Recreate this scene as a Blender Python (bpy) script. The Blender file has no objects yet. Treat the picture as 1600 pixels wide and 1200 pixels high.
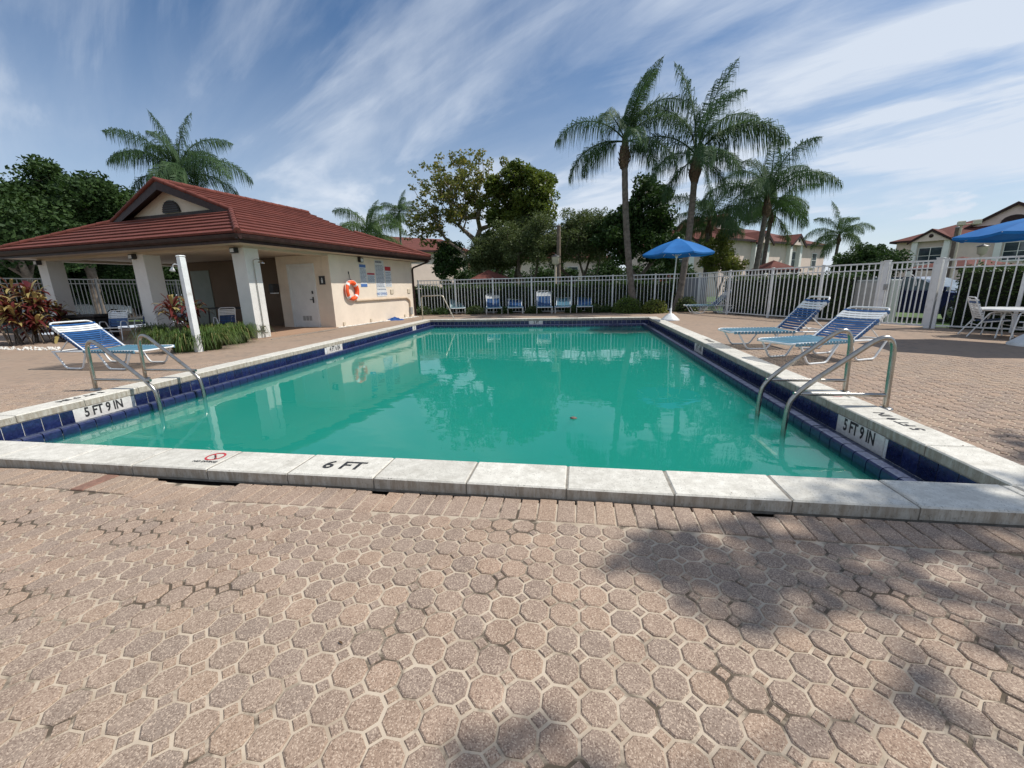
import bpy, math, random
import numpy as np
from mathutils import Vector, Matrix, Euler
random.seed(7); RNG = np.random.default_rng(7)
SC = bpy.context.scene; COL = SC.collection
R = math.radians; PI = math.pi

# ------------------------------------------------------------------ camera
FPX = 644.5; CAM = np.array([0, 0, 1.2])
YAW, PITCH, ROLL = R(9.313), R(13.248), R(-1.345)
_f = np.array([-math.sin(YAW)*math.cos(PITCH), math.cos(YAW)*math.cos(PITCH), -math.sin(PITCH)])
_r = np.array([math.cos(YAW), math.sin(YAW), 0.]); _u = np.cross(_r, _f)
_r = _r*math.cos(ROLL)+_u*math.sin(ROLL); _u = np.cross(_r, _f)
cd = bpy.data.cameras.new('camera'); cam = bpy.data.objects.new('camera', cd); COL.objects.link(cam)
cam.matrix_world = Matrix(((_r[0], _u[0], -_f[0], CAM[0]), (_r[1], _u[1], -_f[1], CAM[1]), (_r[2], _u[2], -_f[2], CAM[2]), (0, 0, 0, 1)))
cd.sensor_width = 36; cd.lens = FPX/1600*36; cd.clip_start = 0.05; cd.clip_end = 2000
SC.camera = cam
def ray(x, y): return _f+_r*(x-800)/FPX-_u*(y-600)/FPX
def pz(x, y, z):
    d = ray(x, y); return Vector(CAM+d*((z-1.2)/d[2]))
def py_(x, y, Y):
    d = ray(x, y); return Vector(CAM+d*(Y/d[1]))
def project(P):
    d = np.asarray(P, float)-CAM; w = d@_f
    return 800+FPX*(d@_r)/w, 600-FPX*(d@_u)/w, w

# ------------------------------------------------------------------ light
SUN = Vector((0.74, 0.13, 1.0)).normalized()
sd = bpy.data.lights.new('sun', 'SUN'); sd.energy = 4.8; sd.angle = R(0.53); sd.color = (1, .955, .88)
so = bpy.data.objects.new('sun', sd); COL.objects.link(so); so.rotation_euler = SUN.to_track_quat('Z', 'Y').to_euler(); so.location = (20, 5, 30)
wd = bpy.data.worlds.new('World'); SC.world = wd; wd.use_nodes = True
LA, LC = 8.7, 4.4
def world():
    nt = wd.node_tree; nt.nodes.clear(); N = nt.nodes.new; Lk = nt.links.new
    out = N('ShaderNodeOutputWorld'); bg = N('ShaderNodeBackground'); bg2 = N('ShaderNodeBackground'); mx = N('ShaderNodeMixShader')
    sky = N('ShaderNodeTexSky'); sky.sky_type = 'NISHITA'; sky.sun_disc = False
    sky.sun_elevation = math.asin(SUN.z); sky.sun_rotation = math.atan2(SUN.x, SUN.y); sky.air_density = 1.0; sky.dust_density = .25; sky.ozone_density = 3.2
    bg.inputs['Strength'].default_value = .105
    hs = N('ShaderNodeHueSaturation'); hs.inputs['Saturation'].default_value = 1.18; Lk(sky.outputs[0], hs.inputs['Color']); Lk(hs.outputs[0], bg.inputs['Color'])
    bg2.inputs['Color'].default_value = (.80, .88, 1.0, 1); bg2.inputs['Strength'].default_value = .90
    tc = N('ShaderNodeTexCoord'); sep = N('ShaderNodeSeparateXYZ'); Lk(tc.outputs['Generated'], sep.inputs[0])
    def mth(op, a, b=None, clamp=False):
        n = N('ShaderNodeMath'); n.operation = op; n.use_clamp = clamp
        for i, v in enumerate((a, b)):
            if v is None: continue
            if isinstance(v, (int, float)): n.inputs[i].default_value = v
            else: Lk(v, n.inputs[i])
        return n.outputs[0]
    zz = mth('ADD', mth('MAXIMUM', sep.outputs['Z'], 0.0), .34)
    cx = mth('DIVIDE', sep.outputs['X'], zz); cy = mth('DIVIDE', sep.outputs['Y'], zz)
    cmb = N('ShaderNodeCombineXYZ'); Lk(cx, cmb.inputs[0]); Lk(cy, cmb.inputs[1])
    def streak(rot, sc, scale, detail, dist, loc):
        mp = N('ShaderNodeMapping'); mp.vector_type = 'TEXTURE'; mp.inputs['Rotation'].default_value = (0, 0, R(rot)); mp.inputs['Scale'].default_value = sc; mp.inputs['Location'].default_value = loc
        Lk(cmb.outputs[0], mp.inputs[0]); n = N('ShaderNodeTexNoise'); n.inputs['Scale'].default_value = scale; n.inputs['Detail'].default_value = detail
        n.inputs['Roughness'].default_value = .58; n.inputs['Distortion'].default_value = dist; Lk(mp.outputs[0], n.inputs['Vector']); return n.outputs['Fac']
    def rng(v, a, b):
        n = N('ShaderNodeMapRange'); n.inputs['From Min'].default_value = a; n.inputs['From Max'].default_value = b; n.interpolation_type = 'SMOOTHSTEP'; Lk(v, n.inputs['Value']); return n.outputs[0]
    a = rng(streak(-24, (2.0, 1.0, 1), 1.15, 10, 1.5, (LA, 1.7, 0)), .28, .72)
    b = rng(streak(-32, (2.6, .8, 1), 2.0, 10, 2.0, (7.3, LA, 0)), .40, .76)
    c = rng(streak(0, (1, 1, 1), .75, 4, .2, (LC, 5.5, 0)), .36, .64)
    cirrus = mth('MULTIPLY', mth('ADD', mth('MULTIPLY', a, .70), mth('MULTIPLY', b, .42)), mth('ADD', mth('MULTIPLY', c, .78), .40), True)
    # low cumulus near the horizon
    mp = N('ShaderNodeMapping'); mp.inputs['Scale'].default_value = (5, 5, 11); mp.inputs['Location'].default_value = (.4, 2.1, .3); Lk(tc.outputs['Generated'], mp.inputs[0])
    nz = N('ShaderNodeTexNoise'); nz.inputs['Scale'].default_value = 1.0; nz.inputs['Detail'].default_value = 7; nz.inputs['Roughness'].default_value = .55; Lk(mp.outputs[0], nz.inputs['Vector'])
    cum = mth('MULTIPLY', rng(nz.outputs['Fac'], .54, .64), mth('SUBTRACT', 1.0, rng(sep.outputs['Z'], .10, .22)))
    hz = mth('MAXIMUM', mth('MULTIPLY', mth('SUBTRACT', 1.0, rng(sep.outputs['Z'], -.02, .55)), .50), mth('MULTIPLY', mth('SUBTRACT', 1.0, rng(sep.outputs['Z'], -.02, .20)), .86))
    tot = mth('MAXIMUM', mth('MAXIMUM', cirrus, mth('MULTIPLY', cum, .9)), hz)
    tot = mth('MULTIPLY', mth('ADD', tot, mth('MULTIPLY', mth('MULTIPLY', cirrus, .45), 1.0), True), .93)
    Lk(tot, mx.inputs[0]); Lk(bg.outputs[0], mx.inputs[1]); Lk(bg2.outputs[0], mx.inputs[2]); Lk(mx.outputs[0], out.inputs['Surface'])
world()
SC.cycles.volume_bounces = 5
SC.view_settings.view_transform = 'Standard'; SC.view_settings.look = 'None'; SC.view_settings.gamma = 1; SC.view_settings.exposure = 0.0
try: SC.view_settings.use_curve_mapping = False
except Exception: pass

# ------------------------------------------------------------------ materials
MATS = {}
def srgb(r, g, b):
    return tuple(((c/255)/12.92 if c/255 <= .04045 else ((c/255+.055)/1.055)**2.4) for c in (r, g, b))
class NT:
    def __init__(s, name):
        s.m = bpy.data.materials.new(name); s.m.use_nodes = True; s.t = s.m.node_tree
        s.b = s.t.nodes['Principled BSDF']; s.out = s.t.nodes['Material Output']; MATS[name] = s.m
    def n(s, t, **kw):
        k = s.t.nodes.new('ShaderNode'+t)
        for a, v in kw.items(): setattr(k, a, v)
        return k
    def l(s, a, b): s.t.links.new(a, b)
    def noise(s, vec, scale, detail=4, rough=.55, dist=0):
        k = s.n('TexNoise'); k.inputs['Scale'].default_value = scale; k.inputs['Detail'].default_value = detail; k.inputs['Roughness'].default_value = rough; k.inputs['Distortion'].default_value = dist
        if vec is not None: s.l(vec, k.inputs['Vector'])
        return k.outputs['Fac']
    def math(s, op, a, b=0, clamp=False):
        k = s.n('Math', operation=op, use_clamp=clamp)
        for i, v in enumerate((a, b)):
            if isinstance(v, (int, float)): k.inputs[i].default_value = v
            else: s.l(v, k.inputs[i])
        return k.outputs[0]
    def mr(s, v, a, b, c=0, d=1):
        k = s.n('MapRange', interpolation_type='SMOOTHSTEP'); s.l(v, k.inputs['Value'])
        for nm, x in zip(('From Min', 'From Max', 'To Min', 'To Max'), (a, b, c, d)): k.inputs[nm].default_value = x
        return k.outputs[0]
    def mix(s, f, a, b, blend='MIX'):
        k = s.n('Mix', data_type='RGBA', blend_type=blend)
        if isinstance(f, (int, float)): k.inputs[0].default_value = f
        else: s.l(f, k.inputs[0])
        for i, v in ((6, a), (7, b)):
            if isinstance(v, tuple): k.inputs[i].default_value = (*v[:3], 1)
            else: s.l(v, k.inputs[i])
        return k.outputs[2]
    def bump(s, h, strength, dist):
        k = s.n('Bump'); k.inputs['Strength'].default_value = strength; k.inputs['Distance'].default_value = dist; s.l(h, k.inputs['Height']); s.l(k.outputs[0], s.b.inputs['Normal']); return k
    def obj(s): return s.n('TexCoord').outputs['Object']
    def pos(s): return s.n('NewGeometry').outputs['Position']
    def rnd(s):
        a = s.n('ObjectInfo').outputs['Random']; b = s.n('NewGeometry').outputs['Random Per Island']
        return s.math('FRACT', s.math('ADD', a, b))
def pbr(name, col, rough=.6, var=.18, scale=6, bump=0, bscale=80, metal=0, ovar=0, spec=.5, coat=0, dirt=None, dscale=2, world=False):
    t = NT(name); v = t.pos() if world else t.obj()
    lo = tuple(c*(1-var) for c in col); hi = tuple(min(1, c*(1+var)) for c in col)
    c = t.mix(t.mr(t.noise(v, scale, 6, .6), .3, .7), lo, hi)
    if ovar:
        k = t.n('HueSaturation'); t.l(c, k.inputs['Color']); t.l(t.math('ADD', t.math('MULTIPLY', t.rnd(), 2*ovar), 1-ovar), k.inputs['Value']); c = k.outputs[0]
    if dirt: c = t.mix(t.mr(t.noise(v, dscale, 8, .68), .5, .78), c, dirt)
    t.l(c, t.b.inputs['Base Color']); t.b.inputs['Roughness'].default_value = rough; t.b.inputs['Metallic'].default_value = metal
    t.b.inputs['Specular IOR Level'].default_value = spec
    if coat: t.b.inputs['Coat Weight'].default_value = coat; t.b.inputs['Coat Roughness'].default_value = .08
    if bump: t.bump(t.noise(v, bscale, 5, .6), bump, .01)
    return t.m
def leafmat(name, c1, c2, trans=.3, rough=.45, c3=None, p3=.88):
    t = NT(name); f = t.n('NewGeometry').outputs['Random Per Island']; o = t.n('ObjectInfo').outputs['Random']
    nz = t.noise(t.pos(), .9, 3)
    c = t.mix(t.math('MULTIPLY', t.math('ADD', f, t.mr(nz, .3, .7)), .5), c1, c2)
    if c3: c = t.mix(t.mr(f, p3, p3+.03), c, c3)
    t.l(c, t.b.inputs['Base Color']); t.b.inputs['Roughness'].default_value = rough; t.b.inputs['Specular IOR Level'].default_value = .22
    tr = t.n('BsdfTranslucent'); t.l(t.mix(.5, c, (c2[0]*1.3, c2[1]*1.5, c2[2]*.7)), tr.inputs['Color'])
    mx = t.n('MixShader'); mx.inputs[0].default_value = trans; t.l(t.b.outputs[0], mx.inputs[1]); t.l(tr.outputs[0], mx.inputs[2]); t.l(mx.outputs[0], t.out.inputs['Surface'])
    return t.m

def paver_material(name, grout=False):
    t = NT(name); v = t.pos()
    big = t.noise(v, .7, 4, .6); med = t.noise(v, 5, 4, .6)
    base = t.mix(t.mr(med, .3, .7), (.270, .192, .143), (.340, .246, .186))
    base = t.mix(t.mr(big, .35, .65, 0, .6), base, (.31, .235, .175))
    k = t.n('HueSaturation'); t.l(base, k.inputs['Color']); r = t.rnd(); t.l(t.math('ADD', t.math('MULTIPLY', r, .26), .87), k.inputs['Value']); t.l(t.math('ADD', t.math('MULTIPLY', r, .22), .86), k.inputs['Saturation'])
    base = k.outputs[0]
    # exposed aggregate: small stones of several tones
    vo = t.n('TexVoronoi'); vo.inputs['Scale'].default_value = 250; t.l(v, vo.inputs['Vector'])
    wn = t.n('TexWhiteNoise', noise_dimensions='3D'); t.l(vo.outputs['Position'], wn.inputs['Vector'])
    st = t.mr(wn.outputs['Value'], .66, .98); dk = t.mr(wn.outputs['Value'], .34, .0)
    base = t.mix(t.math('MULTIPLY', st, .62), base, (.58, .46, .35)); base = t.mix(t.math('MULTIPLY', dk, .62), base, (.125, .08, .058))
    blot = t.mr(t.noise(v, 1.7, 7, .7), .56, .8); base = t.mix(t.math('MULTIPLY', blot, .28), base, (.125, .095, .07))
    t.l(base, t.b.inputs['Base Color']); t.b.inputs['Roughness'].default_value = .88; t.b.inputs['Specular IOR Level'].default_value = .25
    t.bump(t.math('ADD', t.math('MULTIPLY', vo.outputs['Distance'], -1.0), t.noise(v, 160, 3)), .55, .0025)
    return t.m
def grout_material():
    t = NT('grout'); v = t.pos()
    c = t.mix(t.mr(t.noise(v, 9, 5, .6), .35, .7), (.50, .42, .325), (.37, .30, .225))
    c = t.mix(t.mr(t.noise(v, 2.6, 6, .65, .8), .51, .62), c, (.10, .08, .06))
    sep = t.n('SeparateXYZ'); t.l(v, sep.inputs[0])
    t.l(c, t.b.inputs['Base Color']); t.b.inputs['Roughness'].default_value = .95; t.b.inputs['Specular IOR Level'].default_value = .1
    t.bump(t.noise(v, 300, 3), .5, .002); return t.m
def fardeck_material():
    t = NT('far_paving'); v = t.pos()
    base = t.mix(t.mr(t.noise(v, 5, 4, .6), .3, .7), (.295, .212, .155), (.34, .25, .187))
    base = t.mix(t.mr(t.noise(v, .7, 4, .6), .35, .65, 0, .6), base, (.31, .235, .175))
    mp = t.n('Mapping'); t.l(v, mp.inputs[0]); mp.inputs['Scale'].default_value = (1/.119,)*3
    vo = t.n('TexVoronoi', feature='DISTANCE_TO_EDGE'); vo.inputs['Scale'].default_value = 1; vo.inputs['Randomness'].default_value = .25; t.l(mp.outputs[0], vo.inputs['Vector'])
    base = t.mix(t.mr(vo.outputs['Distance'], .07, .03, 0, .55), base, (.20, .165, .135))
    blot = t.mr(t.noise(v, 1.7, 7, .7), .56, .8); base = t.mix(t.math('MULTIPLY', blot, .28), base, (.125, .095, .07))
    t.l(base, t.b.inputs['Base Color']); t.b.inputs['Roughness'].default_value = .9; t.b.inputs['Specular IOR Level'].default_value = .2
    return t.m
def stone_material():
    t = NT('coping_stone'); v = t.pos()
    c = t.mix(t.mr(t.noise(v, 14, 7, .7), .3, .7), (.50, .475, .415), (.66, .635, .565))
    k = t.n('HueSaturation'); t.l(c, k.inputs['Color']); t.l(t.math('ADD', t.math('MULTIPLY', t.n('ObjectInfo').outputs['Random'], .16), .92), k.inputs['Value']); c = k.outputs[0]
    c = t.mix(t.math('MULTIPLY', t.mr(t.noise(v, 2.6, 8, .74), .48, .74), .5), c, (.29, .265, .215))
    mp = t.n('Mapping'); mp.inputs['Scale'].default_value = (105, 105, 40); t.l(v, mp.inputs[0])
    pits = t.mr(t.noise(mp.outputs[0], 1, 4, .75, .6), .57, .66); mask = t.mr(t.noise(v, 3.5, 4), .25, .55)
    c = t.mix(t.math('MULTIPLY', t.math('MULTIPLY', pits, mask), .9), c, (.13, .13, .11))
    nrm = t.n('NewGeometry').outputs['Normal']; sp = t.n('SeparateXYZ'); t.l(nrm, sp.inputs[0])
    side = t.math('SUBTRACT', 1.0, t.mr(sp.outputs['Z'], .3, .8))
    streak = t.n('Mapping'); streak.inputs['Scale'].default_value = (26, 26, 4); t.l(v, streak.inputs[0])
    c = t.mix(t.math('MULTIPLY', side, t.mr(t.noise(streak.outputs[0], 1, 6, .7), .25, .70, .30, .85)), c, (.235, .185, .13))  # side faces: streaky weathering plus painted-in shade and warm paver bounce
    t.l(c, t.b.inputs['Base Color']); t.b.inputs['Roughness'].default_value = .82; t.b.inputs['Specular IOR Level'].default_value = .3
    t.bump(t.math('ADD', t.noise(v, 120, 5, .7), t.math('MULTIPLY', pits, -1.2)), .45, .003); return t.m
def roof_material(name, c1, c2, scale=1.0):
    t = NT(name); v = t.obj()
    c = t.mix(t.mr(t.noise(v, 3*scale, 6, .65), .3, .7), c1, c2)
    k = t.n('HueSaturation'); t.l(c, k.inputs['Color']); t.l(t.math('ADD', t.math('MULTIPLY', t.rnd(), .22), .89), k.inputs['Value']); c = k.outputs[0]
    c = t.mix(t.math('MULTIPLY', t.mr(t.noise(v, 120, 2), .45, .62), .35), c, tuple(x*.45 for x in c1))
    c = t.mix(t.math('MULTIPLY', t.mr(t.noise(v, .9, 7, .7), .52, .8), .4), c, tuple(x*.5 for x in c1))
    t.l(c, t.b.inputs['Base Color']); t.b.inputs['Roughness'].default_value = .8; t.b.inputs['Specular IOR Level'].default_value = .25
    t.bump(t.noise(v, 160, 3), .4, .004); return t.m
def shingle_material(name, c1, c2):
    t = NT(name); v = t.obj()
    mp = t.n('Mapping'); t.l(v, mp.inputs[0]); mp.inputs['Scale'].default_value = (1, 1, 1)
    br = t.n('TexNoise'); br.inputs['Scale'].default_value = 2.2; br.inputs['Detail'].default_value = 8; br.inputs['Roughness'].default_value = .7; t.l(v, br.inputs['Vector'])
    sp = t.n('SeparateXYZ'); t.l(v, sp.inputs[0]); w = t.math('FRACT', t.math('MULTIPLY', sp.outputs['Z'], 6.5))
    c = t.mix(t.mr(br.outputs['Fac'], .3, .7), c1, c2); c = t.mix(t.mr(w, .18, .02, 0, .55), c, tuple(x*.4 for x in c1))
    t.l(c, t.b.inputs['Base Color']); t.b.inputs['Roughness'].default_value = .85; t.b.inputs['Specular IOR Level'].default_value = .2; return t.m
def stucco(name, col, dirt=None, bump=.5):
    t = NT(name); v = t.obj()
    c = t.mix(t.mr(t.noise(v, 1.3, 7, .65), .3, .7), tuple(x*.93 for x in col), tuple(min(1, x*1.05) for x in col))
    if dirt:
        mp = t.n('Mapping'); mp.inputs['Scale'].default_value = (3.5, 3.5, .5); t.l(v, mp.inputs[0])
        c = t.mix(t.mr(t.noise(mp.outputs[0], 1.5, 7, .7), .55, .85, 0, .5), c, dirt)
    t.l(c, t.b.inputs['Base Color']); t.b.inputs['Roughness'].default_value = .9; t.b.inputs['Specular IOR Level'].default_value = .2
    t.bump(t.math('ADD', t.noise(v, 26, 5, .65), t.math('MULTIPLY', t.noise(v, 7, 3), .6)), bump, .02); return t.m
def glass(name, col=(.03, .04, .05), rough=.03):
    t = NT(name); v = t.obj(); t.l(t.mix(t.mr(t.noise(v, 1.2, 4), .3, .7), col, tuple(c*2.2 for c in col)), t.b.inputs['Base Color'])
    t.b.inputs['Roughness'].default_value = rough; t.b.inputs['Specular IOR Level'].default_value = .8; return t.m
def tile_material(name, c1, c2):
    t = NT(name); v = t.pos(); c = t.mix(t.mr(t.noise(v, 30, 5, .6), .3, .7), c1, c2)
    k = t.n('HueSaturation'); t.l(c, k.inputs['Color']); t.l(t.math('ADD', t.math('MULTIPLY', t.n('ObjectInfo').outputs['Random'], .5), .75), k.inputs['Value']); c = k.outputs[0]
    c = t.mix(t.mr(t.noise(v, 9, 7, .7), .58, .78, 0, .45), c, (.16, .18, .26))
    t.l(c, t.b.inputs['Base Color']); t.l(t.mr(t.noise(v, 14, 4), .3, .7, .12, .34), t.b.inputs['Roughness'])
    t.bump(t.noise(v, 25, 2), .12, .004); return t.m
def lip_material():
    t = NT('lip_tile_glaze'); v = t.pos(); c = t.mix(t.mr(t.noise(v, 30, 5, .6), .3, .7), (.009, .015, .055), (.018, .028, .10))
    sp = t.n('SeparateXYZ'); t.l(t.n('NewGeometry').outputs['Normal'], sp.inputs[0])
    c = t.mix(t.math('MULTIPLY', t.mr(sp.outputs['Z'], .6, .95), t.mr(t.noise(v, 60, 5, .7), .2, .7, .10, .45)), c, (.15, .17, .20))
    t.l(c, t.b.inputs['Base Color']); t.b.inputs['Roughness'].default_value = .28; t.bump(t.noise(v, 60, 3), .15, .003); return t.m
def water_material():
    t = NT('pool_water'); t.t.nodes.remove(t.b); v = t.pos()
    mp = t.n('Mapping'); mp.inputs['Scale'].default_value = (1.0, 1.6, 1); t.l(v, mp.inputs[0])
    h = t.math('ADD', t.math('MULTIPLY', t.noise(mp.outputs[0], 1.6, 2, .5, .4), 1.0), t.math('MULTIPLY', t.noise(v, 7, 2, .5), .10))
    bp = t.n('Bump'); bp.inputs['Strength'].default_value = .10; bp.inputs['Distance'].default_value = .03; t.l(h, bp.inputs['Height'])
    fr = t.n('Fresnel'); fr.inputs['IOR'].default_value = 1.36; t.l(bp.outputs[0], fr.inputs['Normal'])
    gl = t.n('BsdfGlossy'); gl.inputs['Roughness'].default_value = .0; t.l(bp.outputs[0], gl.inputs['Normal'])
    tr = t.n('BsdfTransparent'); mx = t.n('MixShader'); t.l(fr.outputs[0], mx.inputs[0]); t.l(tr.outputs[0], mx.inputs[1]); t.l(gl.outputs[0], mx.inputs[2]); t.l(mx.outputs[0], t.out.inputs['Surface'])
    vs = t.n('VolumeScatter'); vs.inputs['Color'].default_value = (.08, .90, .85, 1); vs.inputs['Density'].default_value = 1.38; vs.inputs['Anisotropy'].default_value = .0
    va = t.n('VolumeAbsorption'); va.inputs['Color'].default_value = (.30, .72, .62, 1); va.inputs['Density'].default_value = 2.15
    ad = t.n('AddShader'); t.l(vs.outputs[0], ad.inputs[0]); t.l(va.outputs[0], ad.inputs[1]); t.l(ad.outputs[0], t.out.inputs['Volume'])
    try: t.m.cycles.homogeneous_volume = True
    except Exception: pass
    return t.m

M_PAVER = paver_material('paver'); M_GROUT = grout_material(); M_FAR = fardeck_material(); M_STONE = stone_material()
M_REDBRICK = pbr('red_brick', (.22, .12, .085), .9, .2, 30, .4, 150)
M_MORTAR = pbr('mortar', (.24, .22, .185), .95, .25, 20, .4, 200, world=True)
M_SOIL = pbr('soil', (.035, .027, .02), 1, .5, 20, .8, 60, world=True)
M_TILE = tile_material('navy_tile', (.008, .013, .050), (.016, .026, .092)); M_GROUTW = pbr('tile_grout', (.60, .61, .60), .9, .2, 20, world=True)
M_PLATE = pbr('white_tile', (.62, .60, .56), .45, .12, 25, world=True, dirt=(.42, .39, .35), dscale=8)
M_BLACK = pbr('black_paint', (.014, .014, .016), .6, .3, 40, dirt=(.30, .29, .26), dscale=70)
M_REDP = pbr('red_paint', (.50, .03, .04), .6, .2, 30)
M_PLASTER = pbr('pool_plaster', (.42, .62, .56), .9, .12, 3, world=True)
M_WATER = water_material(); M_LIP = lip_material()
M_STEEL = pbr('steel', (.40, .38, .345), .27, .12, 10, .05, 200, metal=1, dirt=(.34, .27, .19), dscale=14)
M_ROOF = roof_material('red_roof', (.125, .036, .026), (.180, .055, .040)); M_HROOF = shingle_material('house_roof', (.105, .036, .028), (.155, .055, .042))
M_BROWN = pbr('dark_brown', (.030, .013, .011), .5, .3, 6, dirt=(.055, .036, .030), dscale=4, spec=.3)
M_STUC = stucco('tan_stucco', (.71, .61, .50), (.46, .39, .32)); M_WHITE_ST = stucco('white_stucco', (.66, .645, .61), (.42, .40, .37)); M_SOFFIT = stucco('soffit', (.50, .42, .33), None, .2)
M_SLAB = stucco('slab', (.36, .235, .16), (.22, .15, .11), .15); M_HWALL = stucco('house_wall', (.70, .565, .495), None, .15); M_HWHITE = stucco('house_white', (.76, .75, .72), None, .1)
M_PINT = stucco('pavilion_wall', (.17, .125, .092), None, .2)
M_WHITE = pbr('white_paint', (.70, .71, .70), .38, .06, 9, dirt=(.46, .44, .40), dscale=7)
M_FENCE = pbr('fence_paint', (.66, .665, .66), .42, .05, 4, dirt=(.42, .41, .38), dscale=5)
M_DOOR = pbr('door_paint', (.66, .67, .66), .5, .05, 3)
M_BLUE = pbr('blue_strap', (.014, .070, .20), .42, .15, 12, ovar=.22, dirt=(.05, .14, .26), dscale=14); M_LBLUE = pbr('light_blue_strap', (.085, .215, .30), .45, .15, 12, ovar=.15, dirt=(.20, .32, .38), dscale=14); M_WSTRAP = pbr('white_strap', (.70, .72, .72), .45, .08, 12, ovar=.08, dirt=(.5, .48, .42), dscale=14)
M_TEAL = pbr('teal_strap', (.20, .33, .36), .5, .15, 12, ovar=.15)
M_UMB = NT('umbrella_fabric')
def _umb():
    t = M_UMB; v = t.obj(); c = t.mix(t.mr(t.noise(v, 3, 5), .3, .7), (.004, .135, .42), (.008, .170, .49)); t.l(c, t.b.inputs['Base Color']); t.b.inputs['Roughness'].default_value = .8
    tr = t.n('BsdfTranslucent'); t.l(c, tr.inputs['Color']); mx = t.n('MixShader'); mx.inputs[0].default_value = .22; t.l(t.b.outputs[0], mx.inputs[1]); t.l(tr.outputs[0], mx.inputs[2]); t.l(mx.outputs[0], t.out.inputs['Surface'])
    t.bump(t.noise(v, 250, 2), .15, .002)
_umb(); M_UMB = M_UMB.m
M_ORANGE = pbr('orange_ring', (.80, .095, .018), .45, .08, 8); M_ROPE = pbr('rope', (.72, .70, .64), .8, .1, 40)
M_SIGNW = pbr('sign_white', (.60, .62, .64), .5, .05, 10); M_SIGNB = pbr('sign_blue', (.07, .16, .40), .5, .08, 10); M_SIGNL = pbr('sign_print', (.10, .12, .17), .6, .1, 30); M_SIGNR = pbr('sign_red', (.42, .03, .04), .5, .08, 10)
M_DARKM = pbr('dark_metal', (.02, .02, .022), .45, .3, 8); M_GREYM = pbr('grey_metal', (.30, .30, .29), .5, .12, 6, .1, 60); M_BEIGE = pbr('beige_plastic', (.55, .47, .36), .5, .08, 8)
M_BLUEC = pbr('blue_cloth', (.01, .07, .26), .85, .3, 12)
M_ROCK = pbr('white_rock', (.64, .62, .57), .9, .2, 10, ovar=.25); M_GRASS = pbr('lawn', (.075, .125, .03), .95, .35, 2.5, .6, 30, world=True); M_ASPH = pbr('asphalt', (.06, .06, .06), .95, .2, 3, .3, 80, world=True)
M_MULCH = pbr('mulch', (.16, .11, .075), 1, .4, 14, .9, 40, world=True, dirt=(.36, .30, .24), dscale=10)
M_BARK = pbr('bark', (.15, .118, .09), .95, .35, 8, .9, 22); M_PBARK = pbr('palm_bark', (.135, .112, .092), .95, .35, 9, .8, 34, dirt=(.07, .055, .045), dscale=5); M_BOOT = pbr('palm_boot', (.105, .068, .042), .95, .5, 14, .9, 26); M_GSHAFT = pbr('crown_shaft', (.12, .15, .05), .6, .3, 8)
L_PALM = leafmat('palm_leaf', (.034, .072, .034), (.085, .145, .058), .25, .6); L_PALM2 = leafmat('palm_leaf_bright', (.05, .10, .035), (.11, .165, .055), .25, .6)
L_OLIVE = leafmat('olive_leaf', (.085, .105, .028), (.20, .20, .055), .35, .5, (.30, .22, .06), .84); L_DARK = leafmat('dark_leaf', (.020, .044, .015), (.055, .098, .026), .2, .62)
L_MID = leafmat('mid_leaf', (.030, .052, .018), (.075, .105, .034), .25, .45); L_GREY = leafmat('grey_green_leaf', (.058, .080, .032), (.135, .165, .065), .25, .5); L_BRIGHT = leafmat('bright_leaf', (.07, .12, .025), (.15, .20, .05), .3, .45)
L_HEDGE = leafmat('hedge_leaf', (.022, .045, .014), (.055, .095, .024), .2, .4); L_YEL = leafmat('yellow_green_leaf', (.09, .13, .025), (.20, .20, .05), .3, .45)
L_TI = leafmat('ti_leaf', (.075, .012, .017), (.15, .035, .026), .28, .4, (.36, .29, .11), .70); L_TI2 = leafmat('ti_leaf_dark', (.10, .012, .02), (.22, .03, .03), .3, .4, (.34, .16, .07), .84); L_LIRI = leafmat('liriope_leaf', (.045, .085, .022), (.12, .17, .05), .25, .4, (.24, .21, .09), .9)
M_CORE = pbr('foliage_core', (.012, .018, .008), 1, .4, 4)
M_GLASS = glass('window_glass'); M_CARG = glass('car_glass', (.10, .12, .13), .05)
M_CARB = pbr('dark_blue_car', (.008, .012, .06), .25, .1, 3, coat=1); M_CARW = pbr('white_car', (.70, .71, .72), .3, .04, 3, coat=1); M_TYRE = pbr('tyre', (.015, .015, .015), .9, .2, 20); M_RIM = pbr('rim', (.5, .5, .5), .3, .1, 5, metal=1)
M_WOODP = pbr('wood_pole', (.16, .125, .095), .9, .25, 8, .5, 40); M_LAMP = pbr('lamp_housing', (.62, .56, .44), .5, .08, 5)

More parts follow.
